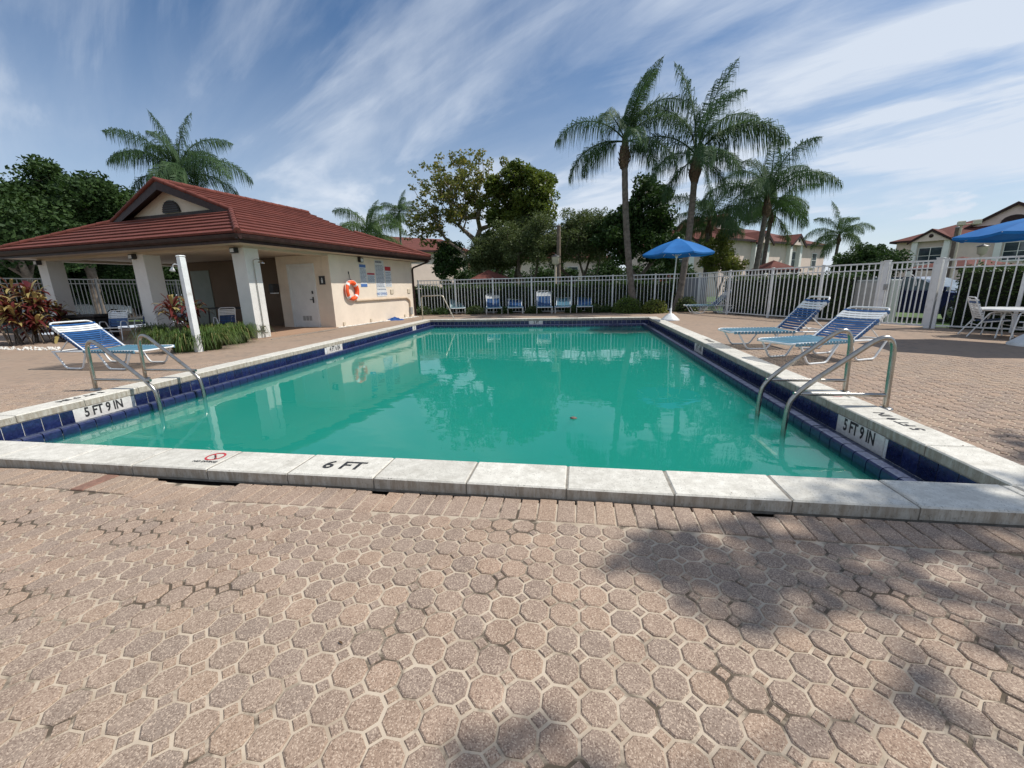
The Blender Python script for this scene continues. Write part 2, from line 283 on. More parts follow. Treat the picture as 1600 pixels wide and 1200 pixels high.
# ------------------------------------------------------------------ mesh helpers
class MB:
    def __init__(s): s.v = []; s.f = []; s.m = []; s.sm = []
    def add(s, vs, fs, mi=0, smooth=False):
        o = len(s.v); s.v += [tuple(map(float, v)) for v in vs]
        for f in fs: s.f.append(tuple(i+o for i in f)); s.m.append(mi); s.sm.append(smooth)
        return s
    def box(s, a, b, mi=0, M=None, bev=0):
        (x0, y0, z0), (x1, y1, z1) = a, b
        if bev:
            e = bev; vs = []; fs = []
            # bevelled box: top/bottom inset rings
            for z, i in ((z0, e), (z0+e, 0), (z1-e, 0), (z1, e)):
                vs += [(x0+i, y0+i, z), (x1-i, y0+i, z), (x1-i, y1-i, z), (x0+i, y1-i, z)]
            fs.append((3, 2, 1, 0)); fs.append((12, 13, 14, 15))
            for r in range(3):
                for k in range(4): a_, b_ = r*4+k, r*4+(k+1) % 4; fs.append((a_, b_, b_+4, a_+4))
        else:
            vs = [(x0, y0, z0), (x1, y0, z0), (x1, y1, z0), (x0, y1, z0), (x0, y0, z1), (x1, y0, z1), (x1, y1, z1), (x0, y1, z1)]
            fs = [(3, 2, 1, 0), (4, 5, 6, 7), (0, 1, 5, 4), (1, 2, 6, 5), (2, 3, 7, 6), (3, 0, 4, 7)]
        if M is not None: vs = [tuple(M @ Vector(v)) for v in vs]
        return s.add(vs, fs, mi)
    def tube(s, pts, r, n=8, mi=0, cap=True, smooth=True, flat=None):
        P = [Vector(p) for p in pts]; rr = r if isinstance(r, (list, tuple, np.ndarray)) else [r]*len(P)
        vs = []; fs = []; up = None
        for i, p in enumerate(P):
            t = (P[min(i+1, len(P)-1)]-P[max(i-1, 0)]).normalized()
            if up is None:
                a = Vector((0, 0, 1)) if abs(t.z) < .9 else Vector((1, 0, 0)); up = (a-t*a.dot(t)).normalized()
            else:
                up = up-t*up.dot(t); up = up.normalized() if up.length > 1e-6 else Vector((1, 0, 0))
            w = t.cross(up)
            for k in range(n):
                a = 2*PI*k/n; vs.append(p+(up*math.cos(a)+w*math.sin(a))*rr[i])
        for i in range(len(P)-1):
            for k in range(n): fs.append((i*n+k, i*n+(k+1) % n, (i+1)*n+(k+1) % n, (i+1)*n+k))
        s.add(vs, fs, mi, smooth)
        if cap: s.add(vs[:n], [tuple(range(n))[::-1]], mi); s.add(vs[-n:], [tuple(range(n))], mi)
        return s
    def lathe(s, prof, n=16, mi=0, o=(0, 0, 0), smooth=True):
        vs = []; fs = []
        for r, z in prof:
            for k in range(n): a = 2*PI*k/n; vs.append((o[0]+r*math.cos(a), o[1]+r*math.sin(a), o[2]+z))
        for i in range(len(prof)-1):
            for k in range(n): fs.append((i*n+k, i*n+(k+1) % n, (i+1)*n+(k+1) % n, (i+1)*n+k))
        s.add(vs, fs, mi, smooth); s.add(vs[:n], [tuple(range(n))[::-1]], mi); s.add(vs[-n:], [tuple(range(n))], mi); return s
    def prism(s, poly, d, mi=0):
        n = len(poly); d = Vector(d); vs = [Vector(p) for p in poly]+[Vector(p)+d for p in poly]
        return s.add(vs, [tuple(range(n))[::-1], tuple(range(n, 2*n))]+[(i, (i+1) % n, n+(i+1) % n, n+i) for i in range(n)], mi)
    def mesh(s, name, mats):
        me = bpy.data.meshes.new(name); me.from_pydata(s.v, [], s.f)
        for m in (mats if isinstance(mats, (list, tuple)) else [mats]): me.materials.append(m)
        me.polygons.foreach_set('material_index', s.m); me.polygons.foreach_set('use_smooth', s.sm); me.update(); return me
    def build(s, name, mats, parent=None, loc=None, rz=0):
        return link(name, s.mesh(name, mats), parent, loc, rz)
def link(name, me, parent=None, loc=None, rz=0, rot=None, scale=None):
    o = bpy.data.objects.new(name, me); COL.objects.link(o); o.parent = parent
    if loc is not None: o.location = loc
    if rz: o.rotation_euler = (0, 0, rz)
    if rot is not None: o.rotation_euler = rot
    if scale is not None: o.scale = (scale,)*3 if isinstance(scale, (int, float)) else scale
    return o
def tag(o, label=None, cat=None, group=None, kind=None):
    for k, v in (('label', label), ('category', cat), ('group', group), ('kind', kind)):
        if v: o[k] = v
    return o
def empty(name, loc, rz=0, label=None, cat=None, group=None):
    o = bpy.data.objects.new(name, None); COL.objects.link(o); o.location = loc; o.rotation_euler = (0, 0, rz); o.empty_display_size = .2
    return tag(o, label, cat, group)
def copy_tree(o, parent=None):
    c = o.copy(); COL.objects.link(c); c.parent = parent
    for ch in list(o.children): copy_tree(ch, c)
    return c
def arc(p0, p1, p2, n=6):
    p0, p1, p2 = Vector(p0), Vector(p1), Vector(p2)
    return [p0*(1-t)**2+p1*2*t*(1-t)+p2*t*t for t in np.linspace(0, 1, n)]
def rounded(pts, rad=.06, n=5):
    P = [Vector(p) for p in pts]; out = [P[0]]
    for i in range(1, len(P)-1):
        a, b, c = P[i-1], P[i], P[i+1]; r1 = min(rad, (a-b).length*.48); r2 = min(rad, (c-b).length*.48)
        out += arc(b+(a-b).normalized()*r1, b, b+(c-b).normalized()*r2, n)
    return out+[P[-1]]
def text_mesh(name, body, size, mat, sx=1.0, ext=.0008, bold=.0):
    cu = bpy.data.curves.new(name, 'FONT'); cu.body = body; cu.size = size; cu.extrude = ext; cu.offset = bold; cu.align_x = 'CENTER'; cu.align_y = 'CENTER'; cu.resolution_u = 3
    o = bpy.data.objects.new(name, cu); COL.objects.link(o); me = bpy.data.meshes.new_from_object(o); bpy.data.objects.remove(o); me.materials.clear(); me.materials.append(mat)
    if sx != 1: me.transform(Matrix.Diagonal((sx, 1, 1, 1)))
    return me
def frame_mat(o, x, y):
    x = Vector(x).normalized(); y = Vector(y).normalized(); z = x.cross(y)
    return Matrix(((x.x, y.x, z.x, o[0]), (x.y, y.y, z.y, o[1]), (x.z, y.z, z.z, o[2]), (0, 0, 0, 1)))
def np_mesh(name, V, F, mats, smooth=False):
    me = bpy.data.meshes.new(name); V = np.asarray(V, np.float32); F = np.asarray(F, np.int32); n, k = F.shape
    me.vertices.add(len(V)); me.vertices.foreach_set('co', V.ravel()); me.loops.add(n*k); me.loops.foreach_set('vertex_index', F.ravel())
    me.polygons.add(n); me.polygons.foreach_set('loop_start', np.arange(0, n*k, k, dtype=np.int32)); me.polygons.foreach_set('loop_total', np.full(n, k, np.int32))
    for m in (mats if isinstance(mats, (list, tuple)) else [mats]): me.materials.append(m)
    me.update(calc_edges=True); me.validate(); return me

# ------------------------------------------------------------------ setting: ground, deck, pool
XL, XR, YN, YF = -5.85, 2.53, 2.65, 15.86; CW = .33; CT = .087; LIPZ = -.205; LIPW = .24; WL = -.285
BETA = R(8.0); BO = Vector((-8.62, 10.0, 0)); BC = Vector((math.cos(BETA), -math.sin(BETA), 0)); BV = Vector((math.sin(BETA), math.cos(BETA), 0))
def bw(u, v, z=0): return BO+BC*u+BV*v+Vector((0, 0, z))
def bl(x, y): d = Vector((x, y, 0))-BO; return d.dot(BC), d.dot(BV)
def sstep(a, b, x): t = np.clip((x-a)/(b-a), 0, 1); return t*t*(3-2*t)
def deckz(x, y):
    base = -.070+.042*sstep(2.2, 3.4, y)
    near = 1-sstep(2.3, 4, y)
    und = .0055*np.sin(1.7*x+.6)*np.cos(2.1*y+.4)+.004*np.sin(3.1*x-2.3*y)+.003*np.sin(5.3*y+1.1*x)
    dip = near*(-.022*np.exp(-((x+2.35)/.75)**2-((y-1.9)/.5)**2)+.012*np.exp(-((x+1.5)/.5)**2-((y-1.35)/.45)**2)-.012*np.exp(-((x+1.1)/.35)**2-((y-1.75)/.4)**2)-.015*np.exp(-((x-2.0)/.9)**2-((y-1.9)/.4)**2))
    return base+und*(.7+.5*near)+dip
DECK = [(-26, -8), (19.5, -8), (11.6, 7.6), (9.6, 10.7), (6.0, 17.2), (5.4, 20.4), (-26, 20.4)]
def inside(poly, x, y):
    c = False; n = len(poly)
    for i in range(n):
        (x0, y0), (x1, y1) = poly[i], poly[(i+1) % n]
        if (y0 > y) != (y1 > y) and x < (x1-x0)*(y-y0)/(y1-y0)+x0: c = not c
    return c
def in_bld(x, y, m=.0):
    u, v = bl(x, y); return u < .06+m and v > -.12-m
def zone(x, y): return math.hypot(x, y) < 9.4 and y > -1.2
def build_ground():
    mb = MB(); st = 2.0
    for i in range(-35, 35):
        for j in range(-8, 62):
            xs = (i*st, i*st+st); ys = (j*st, j*st+st)
            if all(inside(DECK, x, y) for x in xs for y in ys): continue
            mb.add([(xs[0], ys[0], -.22), (xs[1], ys[0], -.22), (xs[1], ys[1], -.22), (xs[0], ys[1], -.22)], [(0, 1, 2, 3)])
    a, b, c, d = -70, 70, -16, 124; Bg = 900
    for q in ([(-Bg, -Bg), (Bg, -Bg), (Bg, c), (-Bg, c)], [(-Bg, d), (Bg, d), (Bg, Bg), (-Bg, Bg)], [(-Bg, c), (a, c), (a, d), (-Bg, d)], [(b, c), (Bg, c), (Bg, d), (b, d)]):
        mb.add([(x, y, -.22) for x, y in q], [(0, 1, 2, 3)])
    tag(mb.build('ground', M_GRASS), 'flat green lawn beyond the white pool fences', 'lawn', kind='structure')
    rd = MB(); rd.box((9, 21.5, -.5), (60, 33, -.214)); rd.box((-60, 22, -.5), (-26.5, 30, -.214)); rd.box((-34, 4, -.5), (-26.3, 21.8, -.214))
    tag(rd.build('parking_road', M_ASPH), 'grey asphalt parking road outside the pool fence', 'road', kind='structure')
build_ground()
def build_deck():
    xs = sorted(set([round(x, 3) for x in np.arange(-26, 20, .25)]+[XL-.2, XR+.2])); ys = sorted(set([round(y, 3) for y in np.arange(-8, 20.6, .25)]+[YN-.2, YF+.2]))
    mb = MB(); idx = {}; vs = []; fs = []; mi = []
    def vid(x, y, z):
        k = (x, y, z)
        if k not in idx: idx[k] = len(vs); vs.append((x, y, float(deckz(x, y))-(.0052 if z else .0022)))
        return idx[k]
    for i in range(len(xs)-1):
        for j in range(len(ys)-1):
            x0, x1, y0, y1 = xs[i], xs[i+1], ys[j], ys[j+1]; cx, cy = (x0+x1)/2, (y0+y1)/2
            if XL-.21 < cx < XR+.21 and YN-.41 < cy < YF+.21: continue
            if not inside(DECK, cx, cy) or in_bld(cx, cy, -.35): continue
            z = 1 if math.hypot(cx, cy) < 9.1 and cy > -1.2 else 0
            fs.append((vid(x0, y0, z), vid(x1, y0, z), vid(x1, y1, z), vid(x0, y1, z))); mi.append(0 if z else 1)
    mb.add(vs, fs); mb.m = mi
    d = mb.build('pool_deck', [M_GROUT, M_FAR]); return tag(d, 'paved pool deck of tan octagon pavers with pale sand joints', 'deck', kind='structure')
deck = build_deck()
# octagon pavers
PT = .119
def oct_poly(h, k):
    a = h-k; return [(h, -a), (h, a), (a, h), (-a, h), (-h, a), (-h, -a), (-a, -h), (a, -h)]
def slab_geo(poly, bev, drop, depth):
    n = len(poly); P = np.array(poly); s = 1-bev/np.abs(P).max()
    V = [(x*s, y*s, 0) for x, y in poly]+[(x, y, -drop) for x, y in poly]+[(x, y, -depth) for x, y in poly]
    F = [tuple(range(n))]+[(n+i, n+(i+1) % n, (i+1) % n, i) for i in range(n)]+[(2*n+i, 2*n+(i+1) % n, n+(i+1) % n, n+i) for i in range(n)]
    return np.array(V), F
OCTV, OCTF = slab_geo(oct_poly(PT/2-.0042, PT*.275), .0045, .004, .03)
q = PT*.275-.0062; SQV, SQF = slab_geo([(q, 0), (0, q), (-q, 0), (0, -q)], .004, .004, .03)
def mesh_from(V, F, name, mat):
    me = bpy.data.meshes.new(name); me.from_pydata([tuple(map(float, v)) for v in V], [], F); me.materials.append(mat); me.update(); return me
def grad(x, y): e = .03; return (deckz(x+e, y)-deckz(x-e, y))/(2*e), (deckz(x, y+e)-deckz(x, y-e))/(2*e)
def build_pavers():
    octs = []; sqs = []
    ox, oy = -.280, 1.042
    for i in range(-90, 90):
        for j in range(-10, 80):
            for lst, dx in ((octs, 0), (sqs, PT/2)):
                x = ox+i*PT+dx; y = oy+j*PT+dx
                if not zone(x, y) or y < .12: continue
                if XL-CW-.07 < x < XR+CW+.07 and YN-CW-.225-.065 < y < YF+1: continue
                if in_bld(x, y, .06) or not inside(DECK, x, y): continue
                if lst is sqs and XL-CW-.12 < x < XR+CW+.12 and 2.03 < y < 2.4: continue
                X, Y, w = project((x, y, -.05))
                if w < .15 or X < -450 or X > 2050 or Y > 1750: continue
                lst.append((FPX/w if (0 < X < 1600 and Y < 1215) else 0, x, y))
    big = []
    for lst, V, F, name, mat in ((octs, OCTV, OCTF, 'octagon_paver', M_PAVER), (sqs, SQV, SQF, 'square_paver', M_PAVER)):
        lst.sort(key=lambda t: -t[0]); me = mesh_from(V, F, name, mat)
        AV = []; AF = []; nv = len(V); base = 0
        for k, (_, x, y) in enumerate(lst):
            gx, gy = grad(x, y); tx = gx+random.gauss(0, .012); ty = gy+random.gauss(0, .012); z = float(deckz(x, y))+random.gauss(0, .0009)
            a = random.gauss(0, .02); dx, dy = random.gauss(0, .0008), random.gauss(0, .0008)
            if k < 300: link(name, me, deck, (x+dx, y+dy, z), rot=(float(ty), float(-tx), a))
            else:
                ca, sa = math.cos(a), math.sin(a); X = V[:, 0]*ca-V[:, 1]*sa; Yv = V[:, 0]*sa+V[:, 1]*ca
                AV.append(np.stack([X+x+dx, Yv+y+dy, V[:, 2]+z+X*tx+Yv*ty], 1)); AF += [tuple(i+base for i in f) for f in F]; base += nv
        me2 = bpy.data.meshes.new(name+'_field'); me2.from_pydata(np.concatenate(AV).tolist(), [], AF); me2.materials.append(mat); me2.update()
        tag(link(name+'_field', me2, deck), kind='stuff')
    # soldier course of bricks along the near coping
    bm = [MB().box((-.0505, -.116, -.05), (.0505, .116, 0), bev=.005).mesh('border_brick', M_PAVER), MB().box((-.0505, -.116, -.05), (.0505, .116, 0), bev=.005).mesh('border_brick', M_REDBRICK)]
    x = -6.2
    k = 0
    while x < 4.3:
        y = 2.176; z = float(deckz(x, y))+.001+random.gauss(0, .0012)
        if -2.95 < x < -2.3: y -= .085*(1-abs((x+2.62)/.36))+.015; z -= .001
        if 1.02 < x < 1.13 or -1.30 < x < -1.2: y -= .035
        red = 1 if -3.36 < x < -3.25 else 0
        link('border_brick', bm[red], deck, (x, y, z), rot=(random.gauss(0, .012), random.gauss(0, .012), random.gauss(0, .010)))
        x += .1097; k += 1
    MB().box((XL-.26, 2.2, -.22), (XR+.26, 2.5, -.135)).build('soil_gap', M_SOIL, deck)
build_pavers()
# dark settled gap under the near coping
# pool
pool = empty('swimming_pool', (0, 0, 0)); tag(pool, 'rectangular swimming pool with white coping and navy tile gutter', 'pool', kind='structure')
def build_pool():
    S = MB(); x0, x1, y0, y1 = XL+LIPW-.02, XR-LIPW+.02, YN+LIPW-.02, YF-LIPW+.02; zt, zf = -.30, -1.75
    S.add([(x0, y0, zf), (x1, y0, zf), (x1, y1, zf), (x0, y1, zf)], [(0, 1, 2, 3)])
    for a, b in (((x0, y0), (x1, y0)), ((x1, y0), (x1, y1)), ((x1, y1), (x0, y1)), ((x0, y1), (x0, y0))):
        S.add([(*a, zf), (*b, zf), (*b, zt), (*a, zt)], [(0, 3, 2, 1)])
    S.build('shell', M_PLASTER, pool)
    G = MB()   # grout backing behind wall tiles and under the gutter lip
    e = .007; zb = -.268
    for a, b in (((XL-.25, YN-.25), (XL-e, YF+.25)), ((XR+e, YN-.25), (XR+.25, YF+.25)), ((XL-e, YF+e), (XR+e, YF+.25)), ((XL-e, YN-.25), (XR+e, YN-e))): G.box((*a, -.7), (*b, -CT-.001))
    w = LIPW-.012
    for a, b in (((XL-e, YN-e), (XL+w, YF+e)), ((XR-w, YN-e), (XR+e, YF+e)), ((XL+w, YF-w), (XR-w, YF+e)), ((XL+w, YN-e), (XR-w, YN+w))): G.box((*a, -.42), (*b, zb))
    G.build('gutter_base', M_GROUTW, pool)
    MT = MB()
    t = CW-.006
    for a, b in (((XL-t, YN-t), (XL-.006, YF+t)), ((XR+.006, YN-t), (XR+t, YF+t)), ((XL-.006, YF+.006), (XR+.006, YF+t)), ((XL-.006, YN-t), (XR+.006, YN-.006))): MT.box((*a, -.0995), (*b, -.007))
    MT.build('mortar_bed', M_MORTAR, pool)
    # coping stones
    stones = {}
    def stone(xa, ya, xb, yb):
        k = (round(xb-xa, 3), round(yb-ya, 3))
        if k not in stones:
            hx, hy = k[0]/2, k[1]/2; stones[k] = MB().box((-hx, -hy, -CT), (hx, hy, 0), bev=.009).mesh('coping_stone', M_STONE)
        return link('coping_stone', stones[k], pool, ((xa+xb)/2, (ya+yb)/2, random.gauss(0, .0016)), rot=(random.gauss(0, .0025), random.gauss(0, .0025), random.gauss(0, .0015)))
    j = .004; near = []
    xs = [-3.21+.63*k for k in range(-5, 10)]; xs = [XL-CW]+[x for x in xs if XL-CW+.3 < x < XR+.1]+[XR-.003]
    for a, b in zip(xs, xs[1:]): near.append(stone(a+j, YN-CW, b-j, YN))
    stone(XR+j, YN-CW, XR+CW, YN)
    for a, b in zip(xs, xs[1:]):
        stone(a+j, YF, b-j, YF+CW)
    stone(XR+j, YF, XR+CW, YF+CW)
    n = 21; L = (YF-YN)/n
    for k in range(n):
        stone(XL-CW, YN+k*L+j, XL, YN+(k+1)*L-j); stone(XR, YN+k*L+j, XR+CW, YN+(k+1)*L-j)
    # wall tiles + bullnose lip tiles
    TP = .1651; e = .0045
    wt = MB().box((-TP/2+e, -.007, -.259), (TP/2-e, .0005, -CT-.003), bev=.002).mesh('wall_tile', M_TILE)
    prof = [(0, -.30), (0, -.262), (.125, -.262), (.133, -.215), (.142, LIPZ), (LIPW-.035, LIPZ+.003), (LIPW-.014, LIPZ-.002), (LIPW-.003, LIPZ-.018), (LIPW, LIPZ-.045), (LIPW-.002, -.33), (LIPW-.03, -.33)]
    lm = MB(); L0, L1 = -TP/2+.005, TP/2-.005; npf = len(prof)
    lm.add([(L0, d, z) for d, z in prof]+[(L1, d, z) for d, z in prof], [(i, i+1, npf+i+1, npf+i) for i in range(npf-1)]+[tuple(range(npf))[::-1], tuple(range(npf, 2*npf))], 0)
    lip = lm.mesh('lip_tile', M_LIP)
    plates = {'L': [(3.825, 4.365), (8.90, 9.44), (14.14, 14.28)], 'R': [(3.735, 4.265), (9.0, 9.45)], 'F': [(-1.80, -1.41)]}
    def side(key, o, d, rz, length):
        n = int(length/TP)
        for k in range(n+1):
            s = min((k+.5)*TP, length-TP/2)
            p = Vector(o)+Vector(d)*s; c = p.x if key == 'F' else p.y
            if not any(a-.06 < c < b+.06 for a, b in plates.get(key, [])): link('wall_tile', wt, pool, (p.x, p.y, 0), rz=rz)
            link('lip_tile', lip, pool, (p.x, p.y, random.gauss(0, .0006)), rz=rz)
    # local +y of a tile points into the pool
    side('L', (XL, YN, 0), (0, 1, 0), -PI/2, YF-YN); side('R', (XR, YN, 0), (0, 1, 0), PI/2, YF-YN); side('F', (XL, YF, 0), (1, 0, 0), PI, XR-XL)
    lab = {('L', 0): '5 FT 9 IN', ('L', 1): '4 FT 6 IN', ('L', 2): '3', ('R', 0): '5 FT 9 IN', ('R', 1): '4 FT 6 IN', ('F', 0): '3 FT'}
    for key, lst in plates.items():
        for i, (a, b) in enumerate(lst):
            m = (a+b)/2; h = (b-a)/2+.055
            if key == 'L': M = frame_mat((XL-.006, m, -.1735), (0, 1, 0), (0, 0, 1))
            elif key == 'R': M = frame_mat((XR+.006, m, -.1735), (0, -1, 0), (0, 0, 1))
            else: M = frame_mat((m, YF+.006, -.1735), (1, 0, 0), (0, 0, 1))
            pl = MB().box((-h, -.084, 0), (h, .084, .0075), bev=.001).build('depth_marker', M_PLATE, pool); pl.matrix_local = M
            tm = text_mesh('lettering', lab[(key, i)], .158, M_BLACK, .70, .0006, .0048); t_ = link('lettering', tm, pl, (0, .016, .0083))
    # lettering on the coping
    for body, o, x, y, sz, sx in (('6 FT', (-1.62, 2.475, .0022), (1, 0, 0), (0, 1, 0), .165, 1.0), ('5 FT 9 IN', (XR+.20, 3.86, .0022), (0, 1, 0), (-1, 0, 0), .125, 1.0), ('5 FT 9 IN', (XL-.20, 4.02, .0022), (0, -1, 0), (1, 0, 0), .125, 1.0), ('4 FT 6 IN', (XR+.20, 9.2, .0022), (0, 1, 0), (-1, 0, 0), .125, 1.0)):
        t_ = link('lettering', text_mesh('lettering', body, sz, M_BLACK, sx, .0006, .003), pool); t_.matrix_local = frame_mat(o, x, y)
    def nodive(o, x, y, s=1):
        M = frame_mat(o, x, y); mb = MB(); n = 28
        ring = [(math.cos(2*PI*k/n), math.sin(2*PI*k/n)) for k in range(n)]
        vs = [(a*.060*s, b*.060*s+.02*s, 0) for a, b in ring]+[(a*.048*s, b*.048*s+.02*s, 0) for a, b in ring]
        mb.add(vs, [(k, (k+1) % n, n+(k+1) % n, n+k) for k in range(n)])
        c, d = math.cos(R(-45)), math.sin(R(-45)); mb.box((-.05*s, -.005*s, -.0004), (.05*s, .005*s, .0003), M=Matrix.Translation((0, .02*s, 0)) @ Matrix.Rotation(R(-45), 4, 'Z'))
        a = mb.build('no_diving_ring', M_REDP, pool); a.matrix_local = M
        fg = MB(); fg.tube([(-.02*s, .035*s, 0), (0, .02*s, 0), (.02*s, -.005*s, 0)], .004*s, 5); fg.lathe([(.001, -.0003), (.008*s, -.0003), (.008*s, .0008), (.001, .0008)], 10, o=(.027*s, -.012*s, 0))
        fg.v = [(v[0], v[1], max(-.0002, min(.0008, v[2]))) for v in fg.v]
        b = fg.build('diver_figure', M_BLACK, pool); b.matrix_local = M
        t_ = link('lettering', text_mesh('lettering', 'NO DIVING', .030*s, M_BLACK, 1.1, .0003, .0008), pool); t_.matrix_local = M @ Matrix.Translation((0, -.062*s, 0))
    nodive((-2.70, 2.50, .0026), (1, 0, 0), (0, 1, 0), 1.15); nodive((XR+.19, 4.72, .0026), (0, 1, 0), (-1, 0, 0), 1.15)
    W = MB(); x0, x1, y0, y1 = XL+LIPW-.012, XR-LIPW+.012, YN+LIPW-.012, YF-LIPW+.012
    W.box((x0, y0, -1.745), (x1, y1, WL)); tag(W.build('water', M_WATER), 'still cloudy turquoise pool water', 'water', kind='structure')
build_pool()

# ------------------------------------------------------------------ pool house
def clip(poly, n, d, keep_ge=True):
    out = []; sg = 1 if keep_ge else -1
    for i in range(len(poly)):
        a, b = poly[i], poly[(i+1) % len(poly)]; da, db = sg*(a.dot(n)-d), sg*(b.dot(n)-d)
        if da >= 0: out.append(a)
        if da*db < 0: out.append(a+(b-a)*(da/(da-db)))
    return out
def courses(parent, poly, exposure, mat, name='roof_course', lift=.045):
    P = [Vector(p) for p in poly]; nrm = (P[1]-P[0]).cross(P[2]-P[0]).normalized()
    if nrm.z < 0: nrm = -nrm
    up = (Vector((0, 0, 1))-nrm*nrm.z).normalized(); s0 = min(p.dot(up) for p in P); s1 = max(p.dot(up) for p in P); s = s0
    while s < s1-.02:
        e = min(s+exposure, s1); c = clip(clip(P, up, s), up, e, False)
        if len(c) >= 3:
            top = [p+nrm*(lift-(lift-.006)*(p.dot(up)-s)/exposure) for p in c]; bot = [p-nrm*.012 for p in c]; n = len(c)
            mb = MB(); mb.add(top+bot, [tuple(range(n)), tuple(range(n, 2*n))[::-1]]+[(i, n+i, n+(i+1) % n, (i+1) % n) for i in range(n)]); mb.build(name, mat, parent)
        s = e
def pool_house():
    H = empty('pool_house', BO, -BETA, 'open-sided tan pool house with red tiled roof and brown gutters', 'building')
    EZ = 2.62; U0, U1, V0, V1 = -9.25, .65, -.65, 8.9; RU, RZ = -4.3, 4.58; HV0, HV1, HU = 1.3, 6.95, 2.58; HZ = EZ+(U1-(RU+HU))*(RZ-EZ)/(U1-RU)
    MB().box((-9.1, -.1, -.25), (.05, 8.5, -.012)).build('floor_slab', M_SLAB, H)
    for a, b in (((-.43, 0), (0, .43)), ((-4.25, 0), (-3.75, .45)), ((-8.62, 0), (-8.17, .43)), ((-8.62, 4.3), (-8.17, 4.73))):
        MB().box((*a, -.02), (*b, 2.36), bev=.012).build('column', M_WHITE_ST, H)
    w = MB(); w.box((-2.2, 3.1, -.02), (0, 8.4, 2.40), bev=.01); w.build('wall', M_STUC, H)
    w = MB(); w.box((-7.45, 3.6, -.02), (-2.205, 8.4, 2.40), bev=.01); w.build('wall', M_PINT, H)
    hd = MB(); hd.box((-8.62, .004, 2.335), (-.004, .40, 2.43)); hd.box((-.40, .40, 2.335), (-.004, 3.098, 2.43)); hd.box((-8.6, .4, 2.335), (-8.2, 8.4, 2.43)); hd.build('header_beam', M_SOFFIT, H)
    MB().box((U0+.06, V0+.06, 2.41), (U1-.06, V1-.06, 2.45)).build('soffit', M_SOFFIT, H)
    fa = MB()
    for a, b in (((U0, V0, 2.39), (U1, V0+.035, 2.60)), ((U1-.035, V0+.036, 2.39), (U1, V1, 2.60)), ((U0, V0+.036, 2.39), (U0+.035, V1, 2.60)), ((U0+.036, V1-.035, 2.39), (U1-.036, V1, 2.60))): fa.box(a, b)
    fa.build('fascia', M_BROWN, H)
    def gutter(p0, p1, out):
        p0, p1, out = Vector(p0), Vector(p1), Vector(out); d = (p1-p0)
        prof = [(0, 0), (.0, -.10), (.06, -.115), (.10, -.07), (.115, 0), (.105, .004), (.10, -.01), (.01, -.01)]
        vs = [p0+out*x+Vector((0, 0, z)) for x, z in prof]; g = MB(); g.prism(vs, d); return g.build('gutter', M_BROWN, H)
    gutter((U0-.1, V0-.002, 2.575), (U1+.11, V0-.002, 2.575), (0, -1, 0)); gutter((U1+.002, V0-.1, 2.575), (U1+.002, V1, 2.575), (1, 0, 0))
    for v in (.35, 3.0, 5.7, 6.6): MB().box((U1-.10, v, 2.585), (U1+.115, v+.03, 2.592)).build('gutter_strap', M_STEEL, H)
    roof = MB(); e = .01
    def rp(u, v, z): return Vector((u, v, z))
    right = [rp(U1+.05, V0-.05, EZ), rp(U1+.05, V1+.05, EZ), rp(RU+HU, HV1, HZ), rp(RU, HV1+.3, RZ), rp(RU, HV0-.18, RZ), rp(RU+HU, HV0, HZ)]
    left = [rp(2*RU-p.x, p.y, p.z) for p in right][::-1]
    front = [rp(U0-.05, V0-.05, EZ), rp(U1+.05, V0-.05, EZ), rp(RU+HU, HV0, HZ), rp(RU-HU, HV0, HZ)]
    back = [rp(U1+.05, V1+.05, EZ), rp(U0-.05, V1+.05, EZ), rp(RU-HU, HV1, HZ), rp(RU+HU, HV1, HZ)]
    for poly in (right, left, front, back): roof.prism([p-Vector((0, 0, .03)) for p in poly], (0, 0, -.05))
    roof = roof.build('roof', M_BROWN, H)
    courses(roof, front, .33, M_ROOF); courses(roof, right, .37, M_ROOF); courses(roof, left, .37, M_ROOF)
    def cap(p0, p1, r=.075, n=14):
        p0, p1 = Vector(p0), Vector(p1); k = max(3, int((p1-p0).length/.38)); pts = []
        for i in range(k):
            a, b = p0+(p1-p0)*(i/k), p0+(p1-p0)*((i+1)/k+.01); MB().tube([a, b], [r*1.05, r*.88], 8).build('ridge_cap', M_ROOF, roof)
    cap(rp(RU, HV0-.18, RZ+.03), rp(RU, HV1+.3, RZ+.03))
    for sx in (1, -1):
        cap(rp(RU+sx*(U1-RU+.05), V0-.05, EZ+.03), rp(RU+sx*HU, HV0, HZ+.035)); cap(rp(RU+sx*(U1-RU+.05), V1+.05, EZ+.03), rp(RU+sx*HU, HV1, HZ+.035))
        rk = MB(); a = rp(RU+sx*HU, HV0-.02, HZ+.02); b = rp(RU, HV0-.18, RZ+.015)
        rk.prism([a, b, b-Vector((0, 0, .27)), a-Vector((0, 0, .20))], (0, .05, 0)); rk.build('rake_board', M_BROWN, H)
        cap(rp(RU+sx*HU, HV0-.0, HZ+.05), rp(RU, HV0-.18, RZ+.05), .06)
        un = MB(); un.prism([rp(RU+sx*HU, HV0+.03, HZ-.03), rp(RU, HV0-.13, RZ-.07), rp(RU, HV0+.4, RZ-.07), rp(RU+sx*HU, HV0+.4, HZ-.03)], (0, 0, -.02)); un.build('gable_soffit', M_BROWN, H)
    gw = MB(); gw.prism([rp(RU-HU+.15, HV0+.22, HZ-.08), rp(RU+HU-.15, HV0+.22, HZ-.08), rp(RU, HV0+.22, RZ-.08)], (0, .12, 0)); gw.build('gable_wall', M_STUC, H)
    MB().box((RU-HU+.2, HV0+.13, HZ-.05), (RU+HU-.2, HV0+.215, HZ+.13)).build('gable_sill', M_BROWN, H)
